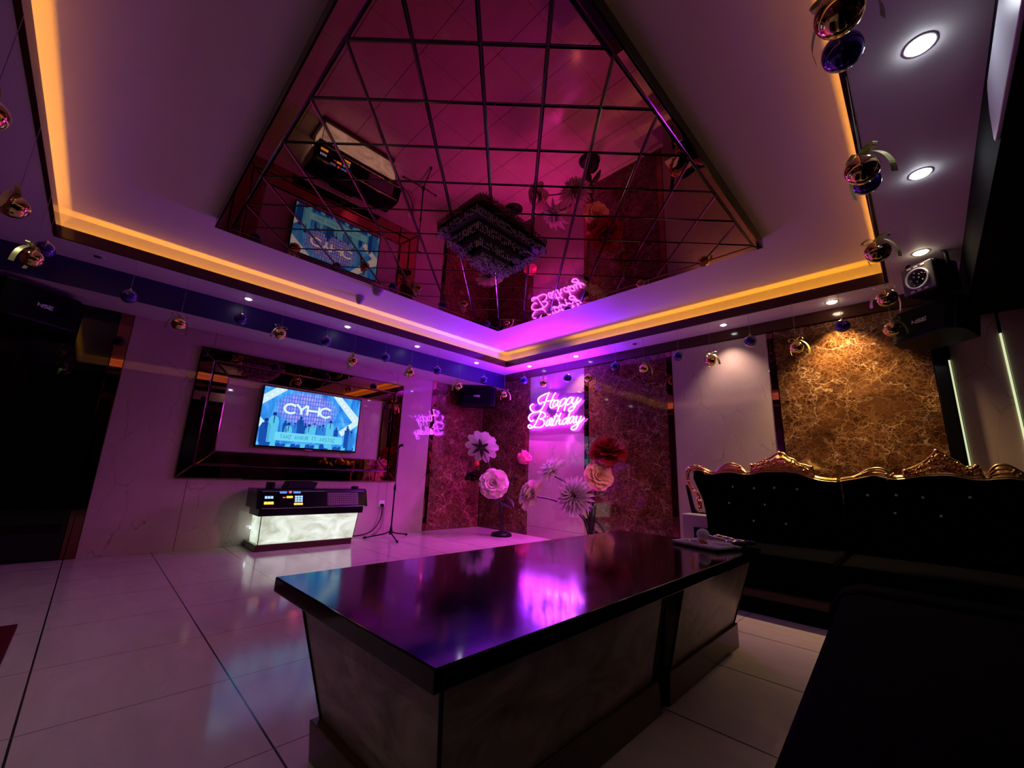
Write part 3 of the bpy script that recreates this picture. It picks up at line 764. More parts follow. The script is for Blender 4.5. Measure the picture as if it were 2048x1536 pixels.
# ------------------------------------------------------------------ microphone stand
ms = thing('microphone_stand', 'thin black tripod microphone stand beside the song console', 'microphone stand', (.382, -2.075, 0))
for k, (dx, dy) in enumerate(((-.10, -.37), (-.09, .33), (.46, -.15))):
    MB().tube([(0, 0, .10), (dx * .25, dy * .25, .06), (dx, dy, .017)], [.010, .010, .008], 8).build('leg', 'black_plastic', ms, True)
    MB().tube([(dx * .93, dy * .93, .020), (dx * 1.03, dy * 1.03, .015)], .015, 8).build('rubber_foot', 'black_grille', ms, True)
MB().lathe([(.024, .05), (.028, .09), (.018, .14), (.014, .17)], n=14).build('hub', 'black_plastic', ms, True)
MB().tube([(0, 0, .06), (0, 0, .75)], .0115, 10).build('lower_pole', 'black_plastic', ms, True)
MB().tube([(0, 0, .72), (0, 0, 1.36)], .0075, 10).build('upper_pole', 'black_plastic', ms, True)
MB().lathe([(.016, .70), (.018, .74), (.012, .78)], n=12).build('clutch', 'black_grille', ms, True)
MB().tube([(0, 0, 1.35), (.01, .01, 1.385), (.05, .045, 1.395)], [.012, .020, .022], 10).build('microphone_clip', 'black_plastic', ms, True)

# wall socket with plug and cables
so = thing('wall_socket', 'white wall socket with a black plug right of the song console', 'socket', (0, -2.07, .47))
MB().box(.0, .010, -.05, .05, -.05, .05).build('plate', 'socket', so, bevel=.003)
MB().box(.010, .045, -.022, .025, -.045, .0).build('plug', 'black_plastic', so, bevel=.005)
cb = MB().tube(crom([(.03, -2.07, .43), (.035, -2.07, .33), (.04, -2.10, .20), (.045, -2.20, .08), (.05, -2.36, .025), (.05, -2.6, .014), (.06, -2.74, .014)], 6), .008, 8).build('power_cable', 'black_plastic', None, True)
tag(cb, 'black power cable sagging from the wall socket to the song console', 'cable')
cb = MB().tube(crom([(.012, -2.03, .44), (.012, -2.03, .25), (.02, -2.05, .12), (.03, -2.13, .03), (.03, -2.2, .008)], 6), .004, 6).build('thin_cable', 'black_plastic', None, True)
tag(cb, 'thin dark cable hanging down the wall beside the socket', 'cable')

# ------------------------------------------------------------------ loudspeakers
def T_face(t, w, ang): pass
def speaker(loc, label, yaw, tilt, w, hh, d):
    """front faces local -Y"""
    t = thing('loudspeaker', label, 'loudspeaker', loc, 'black karaoke loudspeakers hung in the room corners', (tilt, 0, yaw))
    ow = w / 2
    out = [(-ow * .80, d / 2), (ow * .80, d / 2), (ow, -d * .15), (ow * .94, -d * .40), (ow * .72, -d / 2), (-ow * .72, -d / 2), (-ow * .94, -d * .40), (-ow, -d * .15)]
    MB().prism([(p[0], p[1], -hh / 2) for p in out], (0, 0, hh)).build('cabinet', 'black_plastic', t, bevel=.008)
    g = [(-ow * .90, -d * .44), (-ow * .72, -d / 2 - .004), (ow * .72, -d / 2 - .004), (ow * .90, -d * .44), (ow * .90, -d * .40), (-ow * .90, -d * .40)]
    gr = MB().prism([(p[0], p[1], -hh * .44) for p in g], (0, 0, hh * .88)).build('front_grille', 'black_grille', t)
    mb = MB(); word(mb, 'NSE', -.058, -.018, .032, .030, .010, .008, lambda u, v, dd: (u, -d / 2 - .0045 - dd, v), .0, .002)
    mb.build('logo', 'logo', gr)
    MB().tube([(0, d / 2 - .02, 0), (0, d / 2 + .02, .03)], .02, 8).build('wall_bracket', 'black_plastic', t)
    return t
speaker((.33, -.46, 2.425), 'black loudspeaker under the bulkhead in the far corner above the flowers', PI * .25, 0, .72, .36, .34)
speaker((6.50, -.48, 2.415), 'black loudspeaker hung at the right end of the gold-lit marble', -PI * .22, math.radians(-12), .54, .30, .30)
speaker((.33, -6.13, 2.42), 'dim black loudspeaker high at the far left over the dark glass', PI * .70, 0, .62, .34, .30)

# stage light on a yoke above the right loudspeaker
sl_ = thing('stage_light', 'square stage light with a pale ringed lens on a yoke above the right loudspeaker', 'stage light', (6.50, -.80, H1 + .035), None, (0, 0, -PI * .20))
hd = MB().box(-.125, .125, -.10, .14, -.36, -.10).build('head', 'black_plastic', sl_, bevel=.02)
lab(hd, 'black square lamp head')
fp = MB().box(-.118, .118, -.116, -.098, -.35, -.11).build('face_plate', 'grey_plastic', hd, bevel=.008)
M['sl_face'] = pmat('stage_light_face', (.10, .085, .085), .3); fp.data.materials[0] = M['sl_face']
MB().lathe([(.088, .0), (.088, .012), (.076, .012), (.076, .0)], (0, -.115, -.235), 32, (0, -1, 0)).build('lens_ring', 'white_plastic', hd, True)
MB().lathe([(.001, .010), (.04, .008), (.076, .002)], (0, -.115, -.235), 32, (0, -1, 0)).build('lens', 'black_glass', hd, True)
mb = MB()
for i in range(9):
    a = i * 2.4; rr = .018 + .006 * i
    mb.ball((rr * math.cos(a), -.127 + .0008 * i, -.235 + rr * math.sin(a)), .006, 8, 5)
mb.build('lamp_dots', 'grey_plastic', hd, True)
for z in (-.128, -.336):
    for x in (-.05, .0, .05): MB().box(x - .014, x + .014, -.119, -.115, z - .007, z + .007).build('badge', 'logo', hd)
MB().tube([(-.145, .0, -.23), (-.145, 0, -.06), (-.11, 0, -.014), (.11, 0, -.014), (.145, 0, -.06), (.145, 0, -.23)], .014, 8).build('yoke', 'black_plastic', sl_, True)

# air conditioner set in the right bulkhead
ac = thing('air_conditioner', 'white built-in air conditioner front in the dark bulkhead at the upper right', 'air conditioner', (6.70, -3.6, 2.69))
mb = MB()
pts = [(-.9, -.115), (.72, -.115), (.80, -.112), (.81, -.09), (.77, .02), (.70, .10), (.66, .118), (-.9, .118)]
mb.prism([(-.002, p[0], p[1]) for p in pts], (.016, 0, 0))
MB_ = mb.build('front_panel', 'vent_white', ac, bevel=.004)
MB().box(-.004, .0, -.06, .0, -.01, .004).build('badge', 'grey_plastic', ac)
SGK, STK = 1., 1.
# ------------------------------------------------------------------ neon sign
NEON = [
[(1.606,2.27),(1.561,2.24),(1.521,2.286),(1.521,2.335),(1.566,2.373),(1.666,2.405),(1.772,2.423)],
[(1.763,2.418),(1.729,2.356),(1.695,2.29),(1.652,2.21),(1.6,2.145),(1.519,2.11),(1.417,2.111),(1.349,2.152),(1.327,2.204),(1.356,2.245),(1.398,2.255)],
[(1.912,2.405),(1.87,2.361),(1.836,2.296),(1.803,2.231),(1.793,2.177),(1.826,2.146),(1.869,2.163)],
[(1.633,2.268),(1.731,2.278),(1.819,2.275),(1.888,2.285)],
[(1.969,2.269),(1.906,2.268),(1.862,2.218),(1.864,2.17),(1.907,2.173),(1.957,2.229),(1.982,2.267),(1.954,2.196),(1.967,2.164),(2.009,2.177)],
[(2.037,2.265),(2.008,2.204),(1.976,2.127),(1.956,2.068)],
[(2.008,2.211),(2.041,2.262),(2.099,2.286),(2.133,2.266),(2.116,2.221),(2.067,2.172),(2.017,2.16)],
[(2.166,2.279),(2.14,2.212),(2.117,2.134),(2.097,2.076)],
[(2.14,2.218),(2.181,2.267),(2.237,2.291),(2.267,2.272),(2.245,2.221),(2.197,2.18),(2.149,2.171)],
[(2.297,2.288),(2.269,2.232),(2.273,2.179),(2.317,2.181),(2.364,2.242),(2.385,2.279),(2.356,2.204),(2.325,2.135),(2.278,2.074),(2.214,2.054),(2.189,2.082),(2.222,2.118),(2.309,2.143),(2.387,2.188),(2.443,2.24)],
[(1.421,1.97),(1.376,1.945),(1.318,1.97),(1.297,2.021),(1.333,2.068),(1.417,2.097),(1.528,2.106),(1.619,2.095),(1.683,2.055),(1.684,2.014),(1.622,1.984),(1.569,1.974),(1.641,1.956),(1.671,1.906),(1.644,1.853),(1.573,1.826),(1.472,1.831),(1.379,1.854),(1.321,1.885),(1.292,1.859),(1.323,1.824),(1.389,1.832),(1.443,1.871),(1.496,1.944),(1.549,2.024),(1.592,2.09)],
[(1.756,1.955),(1.722,1.896),(1.706,1.856),(1.732,1.841),(1.768,1.866)],
[(1.734,2.005),(1.741,2.002)],
[(1.803,1.978),(1.789,1.939),(1.775,1.872),(1.767,1.849)],
[(1.79,1.935),(1.825,1.97),(1.845,1.949),(1.818,1.897),(1.81,1.85),(1.849,1.848)],
[(1.943,2.042),(1.902,1.965),(1.861,1.887),(1.853,1.848),(1.892,1.845)],
[(1.885,1.996),(1.973,2.003)],
[(2.035,2.045),(1.986,1.972),(1.937,1.896),(1.921,1.844)],
[(1.937,1.896),(1.987,1.939),(2.012,1.931),(1.996,1.879),(2.005,1.852),(2.046,1.859)],
[(2.167,1.953),(2.119,1.943),(2.07,1.901),(2.071,1.855),(2.111,1.859),(2.159,1.914),(2.215,2.027),(2.234,2.072)],
[(2.215,2.027),(2.183,1.939),(2.16,1.869),(2.18,1.848)],
[(2.298,1.969),(2.247,1.96),(2.207,1.911),(2.208,1.866),(2.247,1.87),(2.294,1.931),(2.315,1.968),(2.287,1.887),(2.302,1.86),(2.337,1.877)],
[(2.366,1.971),(2.341,1.909),(2.349,1.864),(2.388,1.867),(2.426,1.928),(2.443,1.962),(2.411,1.879),(2.38,1.811),(2.342,1.763),(2.28,1.747),(2.246,1.774),(2.279,1.804),(2.372,1.837),(2.449,1.883),(2.505,1.923)],
]
# added lamps that strengthen the sign's wash, and two added pink spots
def sign_fill_spot(loc, power, col, size=176, blend=.25, aim=(0, -1, 0)):
    return spot('added_sign_fill', loc, power, col, size, blend, 0., (loc[0] + aim[0], loc[1] + aim[1], loc[2] + aim[2]))
def point(name, loc, power, col):
    l = bpy.data.lights.new(name, 'POINT'); l.energy = power; l.color = col; l.shadow_soft_size = 0.
    o = bpy.data.objects.new(name, l); COL.objects.link(o); o.location = loc; return o
ptsH = [q for st in NEON[:10] for q in st][::3]; ptsB = [q for st in NEON[10:] for q in st][::4]
for x, z in ptsH: sign_fill_spot((x, -.068, z), 620 / len(ptsH) * SGK, (.20, .004, 1.), 146, 1., aim=(0, -.50, 1.1))  # added spots on the letters; the tubes alone wash the corner too weakly
for x, z in ptsB: sign_fill_spot((x, -.068, z), 290 / len(ptsB) * SGK, (1., .035, .98), 128, 1., aim=(-.15, -.42, -1.))
for x, z in [p for p in ptsH + ptsB if p[0] < 1.7]: sign_fill_spot((x, -.068, z), 6. * SGK, (.62, .02, 1.), 84, 1., aim=(-1., -.85, -.25))
for i in range(8):  # added point lamps tint the panel behind the sign
    point('added_sign_fill', (1.36 + .148 * i, -.20, 2.28), 1.8, (.30, .01, 1.))
    point('added_sign_fill', (1.36 + .148 * i, -.20, 1.86), 2.0, (.70, .02, 1.))
spot('added_flower_fill', (6.36, -2.70, H1 - .03), 150 * STK, (1., .52, .68), 40, 1., .03, (2.1, -.75, .85))  # unseen spot added to brighten the flowers from the front
spot('added_pink_wash', (6.22, -.93, 2.74), 270 * STK, (1., .17, .50), 66, 1., .06, (2.0, -1.9, .0))  # added for the pink wash; the stage light itself is dark
ns = thing('neon_sign', 'glowing pink-white handwritten Happy Birthday neon sign on the pale panel', 'neon sign', (1.9, -.05, 1.74))
for nm, a, b in (('happy_lettering', 0, 10), ('birthday_lettering', 10, len(NEON))):
    mb = MB()
    for st in NEON[a:b]: mb.tube([(p[0], -.050 - .0009 * (k % 3), p[1]) for k, p in enumerate(crom([(q[0], q[1], 0) for q in st], 4))] if len(st) > 2 else [(p[0], -.05, p[1]) for p in st], .0115, 8)
    rel(mb.build(nm, 'neon', None, True), ns)
rel(MB().box(1.27, 2.52, -.034, -.029, 1.72, 2.45).build('backing_plate', 'acrylic'), ns)
mb = MB()
for x in (1.31, 2.48):
    for z in (1.76, 2.41): mb.lathe([(.009, 0), (.009, .036)], (x, 0, z), 10, (0, -1, 0))
rel(mb.build('standoff_bolts', 'chrome'), ns)

# ------------------------------------------------------------------ giant paper flowers
def petal(mb, base, axis, phi, elev, L, W, curl=0., cup=.25, point=0., u=6, v=4, wav=0.):
    """one petal: leaves the flower axis at elevation elev, curls backward by curl"""
    q = Vector((0, 0, 1)).rotation_difference(Vector(axis).normalized()); vs = []
    for i in range(u + 1):
        s = i / u
        if point: w = W * (math.sin(PI * min(1, s ** .75)) ** .8 if s < 1 else 0) * (1 - point * s * .4) + .02 * W
        else: w = W * (.30 + .70 * math.sin(PI * .5 * min(1, s * 1.25))) * (1 if s < .8 else math.sqrt(max(.05, 1 - ((s - .8) / .22) ** 2)))
        e = elev - curl * s * s; 
        r = 0; zz = 0; m = 8
        for k in range(m):
            tt = s * (k + .5) / m; ee = elev - curl * tt * tt; r += math.cos(ee) * L * s / m; zz += math.sin(ee) * L * s / m
        for j in range(v + 1):
            t = (j / v - .5) * 2; off = t * w / 2
            lift = cup * w * t * t * (1 - .3 * s) + wav * L * math.sin(j * 2.3 + phi * 3) * s * s
            p = Vector((r - math.sin(e) * lift, off, zz + math.cos(e) * lift))
            p = Matrix.Rotation(phi, 3, 'Z') @ p
            vs.append(Vector(base) + q @ p)
    fs = [(i * (v + 1) + j, i * (v + 1) + j + 1, (i + 1) * (v + 1) + j + 1, (i + 1) * (v + 1) + j) for i in range(u) for j in range(v)]
    mb.add(vs, fs)
def flower(stand, kind, c, axis, R, mat, label, seed=0, mat2=None):
    rnd = random.Random(seed); mb = MB(); mb2 = MB(); c = Vector(c); ax = Vector(axis).normalized()
    if kind == 'rose':
        for ly, (n, L, W, el, cu) in enumerate(((6, 1., .95, .25, .75), (6, .88, .85, .55, .7), (5, .74, .72, .85, .6), (5, .58, .6, 1.12, .5), (4, .45, .5, 1.32, .35), (3, .36, .36, 1.48, .2))):
            for i in range(n): petal(mb, c + ax * R * (.02 * ly), ax, 2 * PI * i / n + ly * .55 + rnd.uniform(-.1, .1), el + rnd.uniform(-.08, .08), R * L, R * W * 1.15, cu, .26, wav=.03)
    elif kind == 'peony':
        for ly, (n, L, W, el, cu) in enumerate(((7, 1., .8, .15, .5), (7, .95, .75, .55, .35), (6, .85, .7, .95, .2), (5, .8, .6, 1.25, .0))):
            for i in range(n): petal(mb, c, ax, 2 * PI * i / n + ly * .5, el + rnd.uniform(-.1, .1), R * L, R * W, cu, .30, wav=.04)
    elif kind == 'back':
        for ly, (n, L, W, el, cu) in enumerate(((10, 1., .44, .22, .30), (10, .86, .42, .46, .25), (8, .62, .4, .8, .2))):
            for i in range(n): petal(mb, c, ax, 2 * PI * i / n + ly * .35, el + rnd.uniform(-.05, .05), R * L, R * W, cu, .22, wav=.02)
    elif kind == 'tulip':
        for ly, (n, L, W, el, cu) in enumerate(((6, .9, .85, .45, -.9), (6, 1.15, .85, .85, -.55), (5, 1.2, .8, 1.1, -.35), (4, 1.15, .7, 1.3, -.2))):
            for i in range(n): petal(mb, c, ax, 2 * PI * i / n + ly * .5, el + rnd.uniform(-.06, .06), R * L, R * W, cu, .30, wav=.02)
    elif kind == 'lotus':
        for ly, (n, L, W, el, cu) in enumerate(((9, 1.05, .34, .05, .2), (9, .95, .36, .35, .1), (9, .85, .36, .65, .0), (8, .72, .32, .95, -.1), (7, .55, .28, 1.2, -.2))):
            for i in range(n): petal(mb, c, ax, 2 * PI * i / n + ly * .35 + rnd.uniform(-.06, .06), el + rnd.uniform(-.08, .08), R * L, R * W, cu, .35, .35)
    elif kind == 'dahlia':
        for ly in range(9):
            f = ly / 8; n = int(22 - 13 * f)
            for i in range(n): petal(mb, c + ax * R * .05 * f, ax, 2 * PI * i / n + ly * .31 + rnd.uniform(-.05, .05), -.05 + 1.5 * f + rnd.uniform(-.06, .06), R * (1. - .42 * f), R * (.19 - .05 * f), .35 * (1 - f), .5, .5, 4, 2)
    o = mb.build('flower_head', mat, stand, True); o.matrix_parent_inverse = Matrix.Translation(-stand.location); o['label'] = label
    # calyx behind the head
    for i in range(6): petal(mb2, c - ax * R * .04, ax, 2 * PI * i / 6, -.05 if kind == 'back' else .1, R * (.62 if kind == 'back' else .40), R * .22, .3, .2, .6, 4, 2)
    mb2.lathe([(R * .12, -.02), (R * .16, 0), (R * .05, .03)], c - ax * R * .04, 10, ax)
    mb2.build('calyx', mat2 or 'leafdark', o, True)
    return o
def stem(stand, pts, r=.011):
    o = MB().tube(crom(pts, 6), r, 7).build('stem', 'stem', stand, True); o.matrix_parent_inverse = Matrix.Translation(-stand.location)
def leaf(stand, base, axis, L, W):
    mb = MB(); petal(mb, base, axis, 0, .3, L, W, .6, .2, .4); o = mb.build('leaf', 'stem', stand, True); o.matrix_parent_inverse = Matrix.Translation(-stand.location)
s1 = thing('paper_flower_stand', 'stand of giant paper flowers on a round black base left of the pale stone panel', 'flower stand', (1.13, -.46, 0), 'stands of giant paper flowers')
o = MB().lathe([(.17, 0), (.175, .02), (.16, .05), (.10, .065), (.06, .075)], n=28).build('base', 'black_plastic', s1, True)
cam_dir = Vector((.69, -.69, .06))
top = (1.12, -.46, .62)
stem(s1, [(1.10, -.46, .05), (1.09, -.46, .45), (1.04, -.50, .75), (.92, -.62, 1.15), (.84, -.71, 1.38)])
stem(s1, [(1.14, -.44, .05), (1.15, -.44, .5), (1.20, -.38, .80), (1.25, -.31, 1.05), (1.27, -.28, 1.20)])
stem(s1, [(1.13, -.48, .05), (1.125, -.49, .4), (1.11, -.56, .66), (1.09, -.62, .80)])
stem(s1, [(1.12, -.47, .05), (1.10, -.48, .4), (.98, -.60, .65), (.84, -.74, .86)])
stem(s1, [(1.11, -.46, .3), (.98, -.58, .75), (.84, -.70, .95), (.75, -.755, 1.10)], .008)
flower(s1, 'back', (.818, -.732, 1.44), (-.45, .75, .48), .31, 'f_white', 'pale lilac flower seen from behind', 1)
flower(s1, 'tulip', (1.29, -.26, 1.20), (.60, .25, .62), .21, 'f_hot', 'hot pink half-open bloom', 2)
flower(s1, 'rose', (1.101, -.649, .84), (.62, -.76, .18), .25, 'f_rose', 'large pale pink rose', 3)
flower(s1, 'peony', (.78, -.815, .92), (.3, -.3, .9), .17, 'f_wine', 'dark wine-red bloom', 4)
flower(s1, 'tulip', (.745, -.758, 1.11), (.1, -.1, 1), .085, 'f_coral', 'small red bud', 5)
leaf(s1, (1.05, -.52, .60), (-.3, -.4, .5), .22, .10); leaf(s1, (1.18, -.42, .62), (.5, .1, .5), .24, .11); leaf(s1, (1.14, -.50, .55), (.3, -.5, .4), .20, .10); leaf(s1, (.98, -.58, .55), (-.5, -.3, .2), .2, .09)
s2 = thing('paper_flower_stand', 'stand of giant paper flowers in front of the mirror strip behind the table', 'flower stand', (2.95, -.52, 0), 'stands of giant paper flowers')
MB().lathe([(.17, 0), (.175, .02), (.16, .05), (.10, .065), (.06, .075)], n=28).build('base', 'black_plastic', s2, True)
for pts in ([(2.95, -.52, .05), (2.94, -.51, .5), (2.98, -.48, .8), (3.08, -.36, 1.28)], [(2.97, -.53, .05), (2.96, -.53, .5), (2.99, -.50, .75), (3.02, -.47, .95)],
            [(2.93, -.54, .05), (2.92, -.56, .35), (2.89, -.70, .55), (2.88, -.80, .68)], [(2.94, -.53, .05), (2.90, -.57, .55), (2.74, -.76, .88), (2.60, -.90, 1.0)],
            [(2.93, -.53, .05), (2.86, -.60, .45), (2.62, -.86, .66), (2.42, -1.08, .72)]): stem(s2, pts)
MB().tube([(2.95 - 2.95, 0, .3), (.01, .01, .62)], [.035, .05], 10).build('stem_binding', 'stem', s2, True)
flower(s2, 'peony', (3.105, -.345, 1.33), (.35, -.45, .80), .285, 'f_red', 'dark red open rose', 6)
flower(s2, 'rose', (3.03, -.47, 1.03), (.72, -.62, .12), .205, 'f_peach', 'peach rose', 7)
flower(s2, 'dahlia', (2.88, -.82, .75), (.42, -.85, .10), .29, 'f_mauve', 'mauve spiky dahlia', 8)
flower(s2, 'lotus', (2.58, -.92, 1.06), (-.30, -.55, .62), .27, 'f_white', 'pale pink lotus with pointed petals', 9)
flower(s2, 'peony', (2.40, -1.10, .73), (-.35, -.72, .42), .235, 'f_pink', 'cream pink ruffled bloom', 10)
leaf(s2, (2.98, -.5, .45), (.6, -.1, .4), .26, .11); leaf(s2, (2.98, -.55, .30), (.6, -.4, .2), .24, .10)

# ------------------------------------------------------------------ big low table
tb = thing('low_table', 'long black-topped low table with two onyx pedestals in the middle of the floor', 'table', (4.9, -3.52, 0))
def quad(x0, x1, y0, y1, z): return [(x - .0125 * (y + 4.841), y + .0245 * (x - 5.444), z) for x, y in ((x0, y0), (x1, y0), (x1, y1), (x0, y1))]
rel(MB().hexa(quad(4.390, 5.446, -4.841, -2.145, .516), quad(4.390, 5.446, -4.841, -2.145, .57)).build('table_top', 'granite', bevel=.004), tb)
def pedestal(y0, y1, lo0, lo1):
    p = rel(MB().hexa(quad(4.685, 5.345, lo0, lo1, .15), quad(4.615, 5.438, y0, y1, .516)).build('pedestal', 'onyx'), tb)
    MB().hexa(quad(4.622, 5.340, lo0 + .0, lo1 + .10, 0), quad(4.668, 5.362, lo0 - .035, lo1 + .03, .155)).build('plinth', 'plinth', p, bevel=.004)
    for a, b in zip(quad(4.685, 5.345, lo0, lo1, .15), quad(4.615, 5.438, y0, y1, .516)):
        MB().tube([a, b], .006, 6).build('corner_trim', 'black_plastic', p)
pedestal(-4.812, -3.656, -4.725, -3.60); pedestal(-3.455, -2.385, -3.42, -2.50)
rel(MB().hexa(quad(4.75, 5.30, -3.66, -3.40, .0), quad(4.75, 5.36, -3.66, -3.45, .515)).build('centre_panel', 'black_plastic'), tb)

tr = thing('serving_tray', 'white rectangular tray at the far right end of the low table', 'tray', (5.15, -2.42, .57), None, (0, 0, -.30))
mb = MB(); a, b = .175, .13
mb.hexa([(-a + .02, -b + .02, .0), (a - .02, -b + .02, .0), (a - .02, b - .02, .0), (-a + .02, b - .02, .0)], [(-a, -b, .012), (a, -b, .012), (a, b, .012), (-a, b, .012)])
mb.build('base', 'tray_white', tr, bevel=.003)
mb = MB()
for x0_, x1_, y0_, y1_ in ((-a, a, -b, -b + .012), (-a, a, b - .012, b), (-a, -a + .012, -b, b), (a - .012, a, -b, b)): mb.box(x0_, x1_, y0_, y1_, .011, .028)
mb.build('rim', 'tray_white', tr, bevel=.004)
def mic(loc, rz, label, ball):
    t = thing('microphone', label, 'microphone', loc, 'wireless microphones lying on the tray', (0, 0, rz))
    if ball: MB().ball((-.055, 0, .030), .042, 18, 12, (1, .95, .95)).build('net_cover', 'net', t, True)
    else: MB().ball((-.02, 0, .006), .026, 16, 10).build('head_grille', 'glitter', t, True)
    mb = MB(); rnd = random.Random(int(rz * 100) + 5)
    mb.tube([(-.02, 0, .012), (.05, 0, .006), (.085, 0, .004)], [.022, .018, .016], 12)
    for i in range(60):
        s = rnd.random(); an = rnd.uniform(-.3, PI + .3); R = .022 - .006 * s
        mb.ball((-.02 + .10 * s, R * math.cos(an), .010 - .006 * s + R * math.sin(an)), .0032, 5, 4)
    mb.build('glitter_grip', 'glitter', t)
    MB().tube([(.08, 0, .004), (.165, 0, .002)], [.0155, .0145], 14).build('handle', 'chrome', t, True)
    MB().tube([(.165, 0, .002), (.215, 0, .001)], [.0155, .0145], 14).build('end_cap', 'black_plastic', t, True)
mic((5.19, -2.42, .616), -.02, 'silver glitter microphone with a white net cover lying on the tray', True)
mic((5.215, -2.33, .616), .02, 'second silver microphone lying behind the net-covered one', False)
t = thing('paper_bow', 'crumpled orange paper bow beside the net-covered microphone', 'bow', (5.150, -2.485, .592))
mb = MB()
for i in range(9): petal(mb, (0, 0, .0), (.1, -.2, 1), i * .7, .3 + .12 * i, .045, .035, .6, .3, .3, 4, 2)
mb.build('loops', 'orange', t); MB().ball((0, 0, .01), .010, 8, 6).build('knot', 'orange', t, True)
t = thing('tissue', 'flat white net tissue lying at the back of the tray', 'tissue', (5.07, -2.36, .585))
mb = MB()
for i in range(6): petal(mb, (0, 0, 0), (0, 0, 1), i * 1.05, .25, .06, .06, .5, .2, 0, 4, 3, .06)
mb.build('folds', 'net', t)

# ------------------------------------------------------------------ sofas
B1 = [(4.391,1.108),(4.436,1.135),(4.504,1.128),(4.586,1.095),(4.635,1.096),(4.716,1.113),(4.803,1.117),(4.863,1.11),(4.937,1.095),(5.025,1.105),(5.091,1.123),(5.182,1.128),(5.276,1.13),(5.36,1.124),(5.428,1.108),(5.488,1.08),(5.546,1.06),(5.616,1.048),(5.696,1.046)]
S1 = [(4.635,1.096),(4.695,1.156),(4.762,1.194),(4.824,1.199),(4.884,1.175),(4.925,1.135),(4.952,1.1)]
M1 = [(4.989,1.101),(5.003,1.184),(5.063,1.209),(5.121,1.233),(5.187,1.264),(5.223,1.291),(5.259,1.306),(5.298,1.302),(5.328,1.264),(5.378,1.241),(5.413,1.204),(5.461,1.189),(5.509,1.168),(5.523,1.124),(5.5,1.077)]
L1 = [(4.391,1.108),(4.42,1.15),(4.46,1.144),(4.532,1.115),(4.583,1.092)]
P1 = [(4.541,1.087),(4.493,1.15),(4.419,1.173),(4.351,1.142),(4.323,1.082),(4.337,.995),(4.371,.92),(4.423,.88),(4.441,.829),(4.443,.724)]
B2 = [(5.716,1.05),(5.739,1.058),(5.821,1.076),(5.895,1.096),(5.96,1.11),(6.031,1.09),(6.078,1.082),(6.138,1.088),(6.244,1.113),(6.322,1.12),(6.402,1.124),(6.487,1.105),(6.536,1.095),(6.595,1.095),(6.66,1.105),(6.72,1.11),(6.779,1.10),(6.90,1.08),(7.05,1.06)]
S2 = [(5.774,1.068),(5.866,1.12),(5.928,1.159),(6.004,1.168),(6.049,1.133),(6.078,1.08)]
M2 = [(6.138,1.088),(6.154,1.147),(6.219,1.183),(6.281,1.226),(6.332,1.28),(6.358,1.31),(6.383,1.295),(6.421,1.26),(6.458,1.227),(6.489,1.194),(6.522,1.18),(6.559,1.191),(6.575,1.166),(6.595,1.099)]
R2 = [(6.61,1.10),(6.618,1.132),(6.627,1.16),(6.663,1.20),(6.709,1.205),(6.75,1.175),(6.80,1.13),(6.87,1.10)]
YB = -.62
def interp(c, x):
    for (a, z), (b, w) in zip(c, c[1:]):
        if min(a, b) <= x <= max(a, b) and abs(b - a) > 1e-6: return z + (w - z) * (x - a) / (b - a)
    return c[0][1] if x < c[0][0] else c[-1][1]
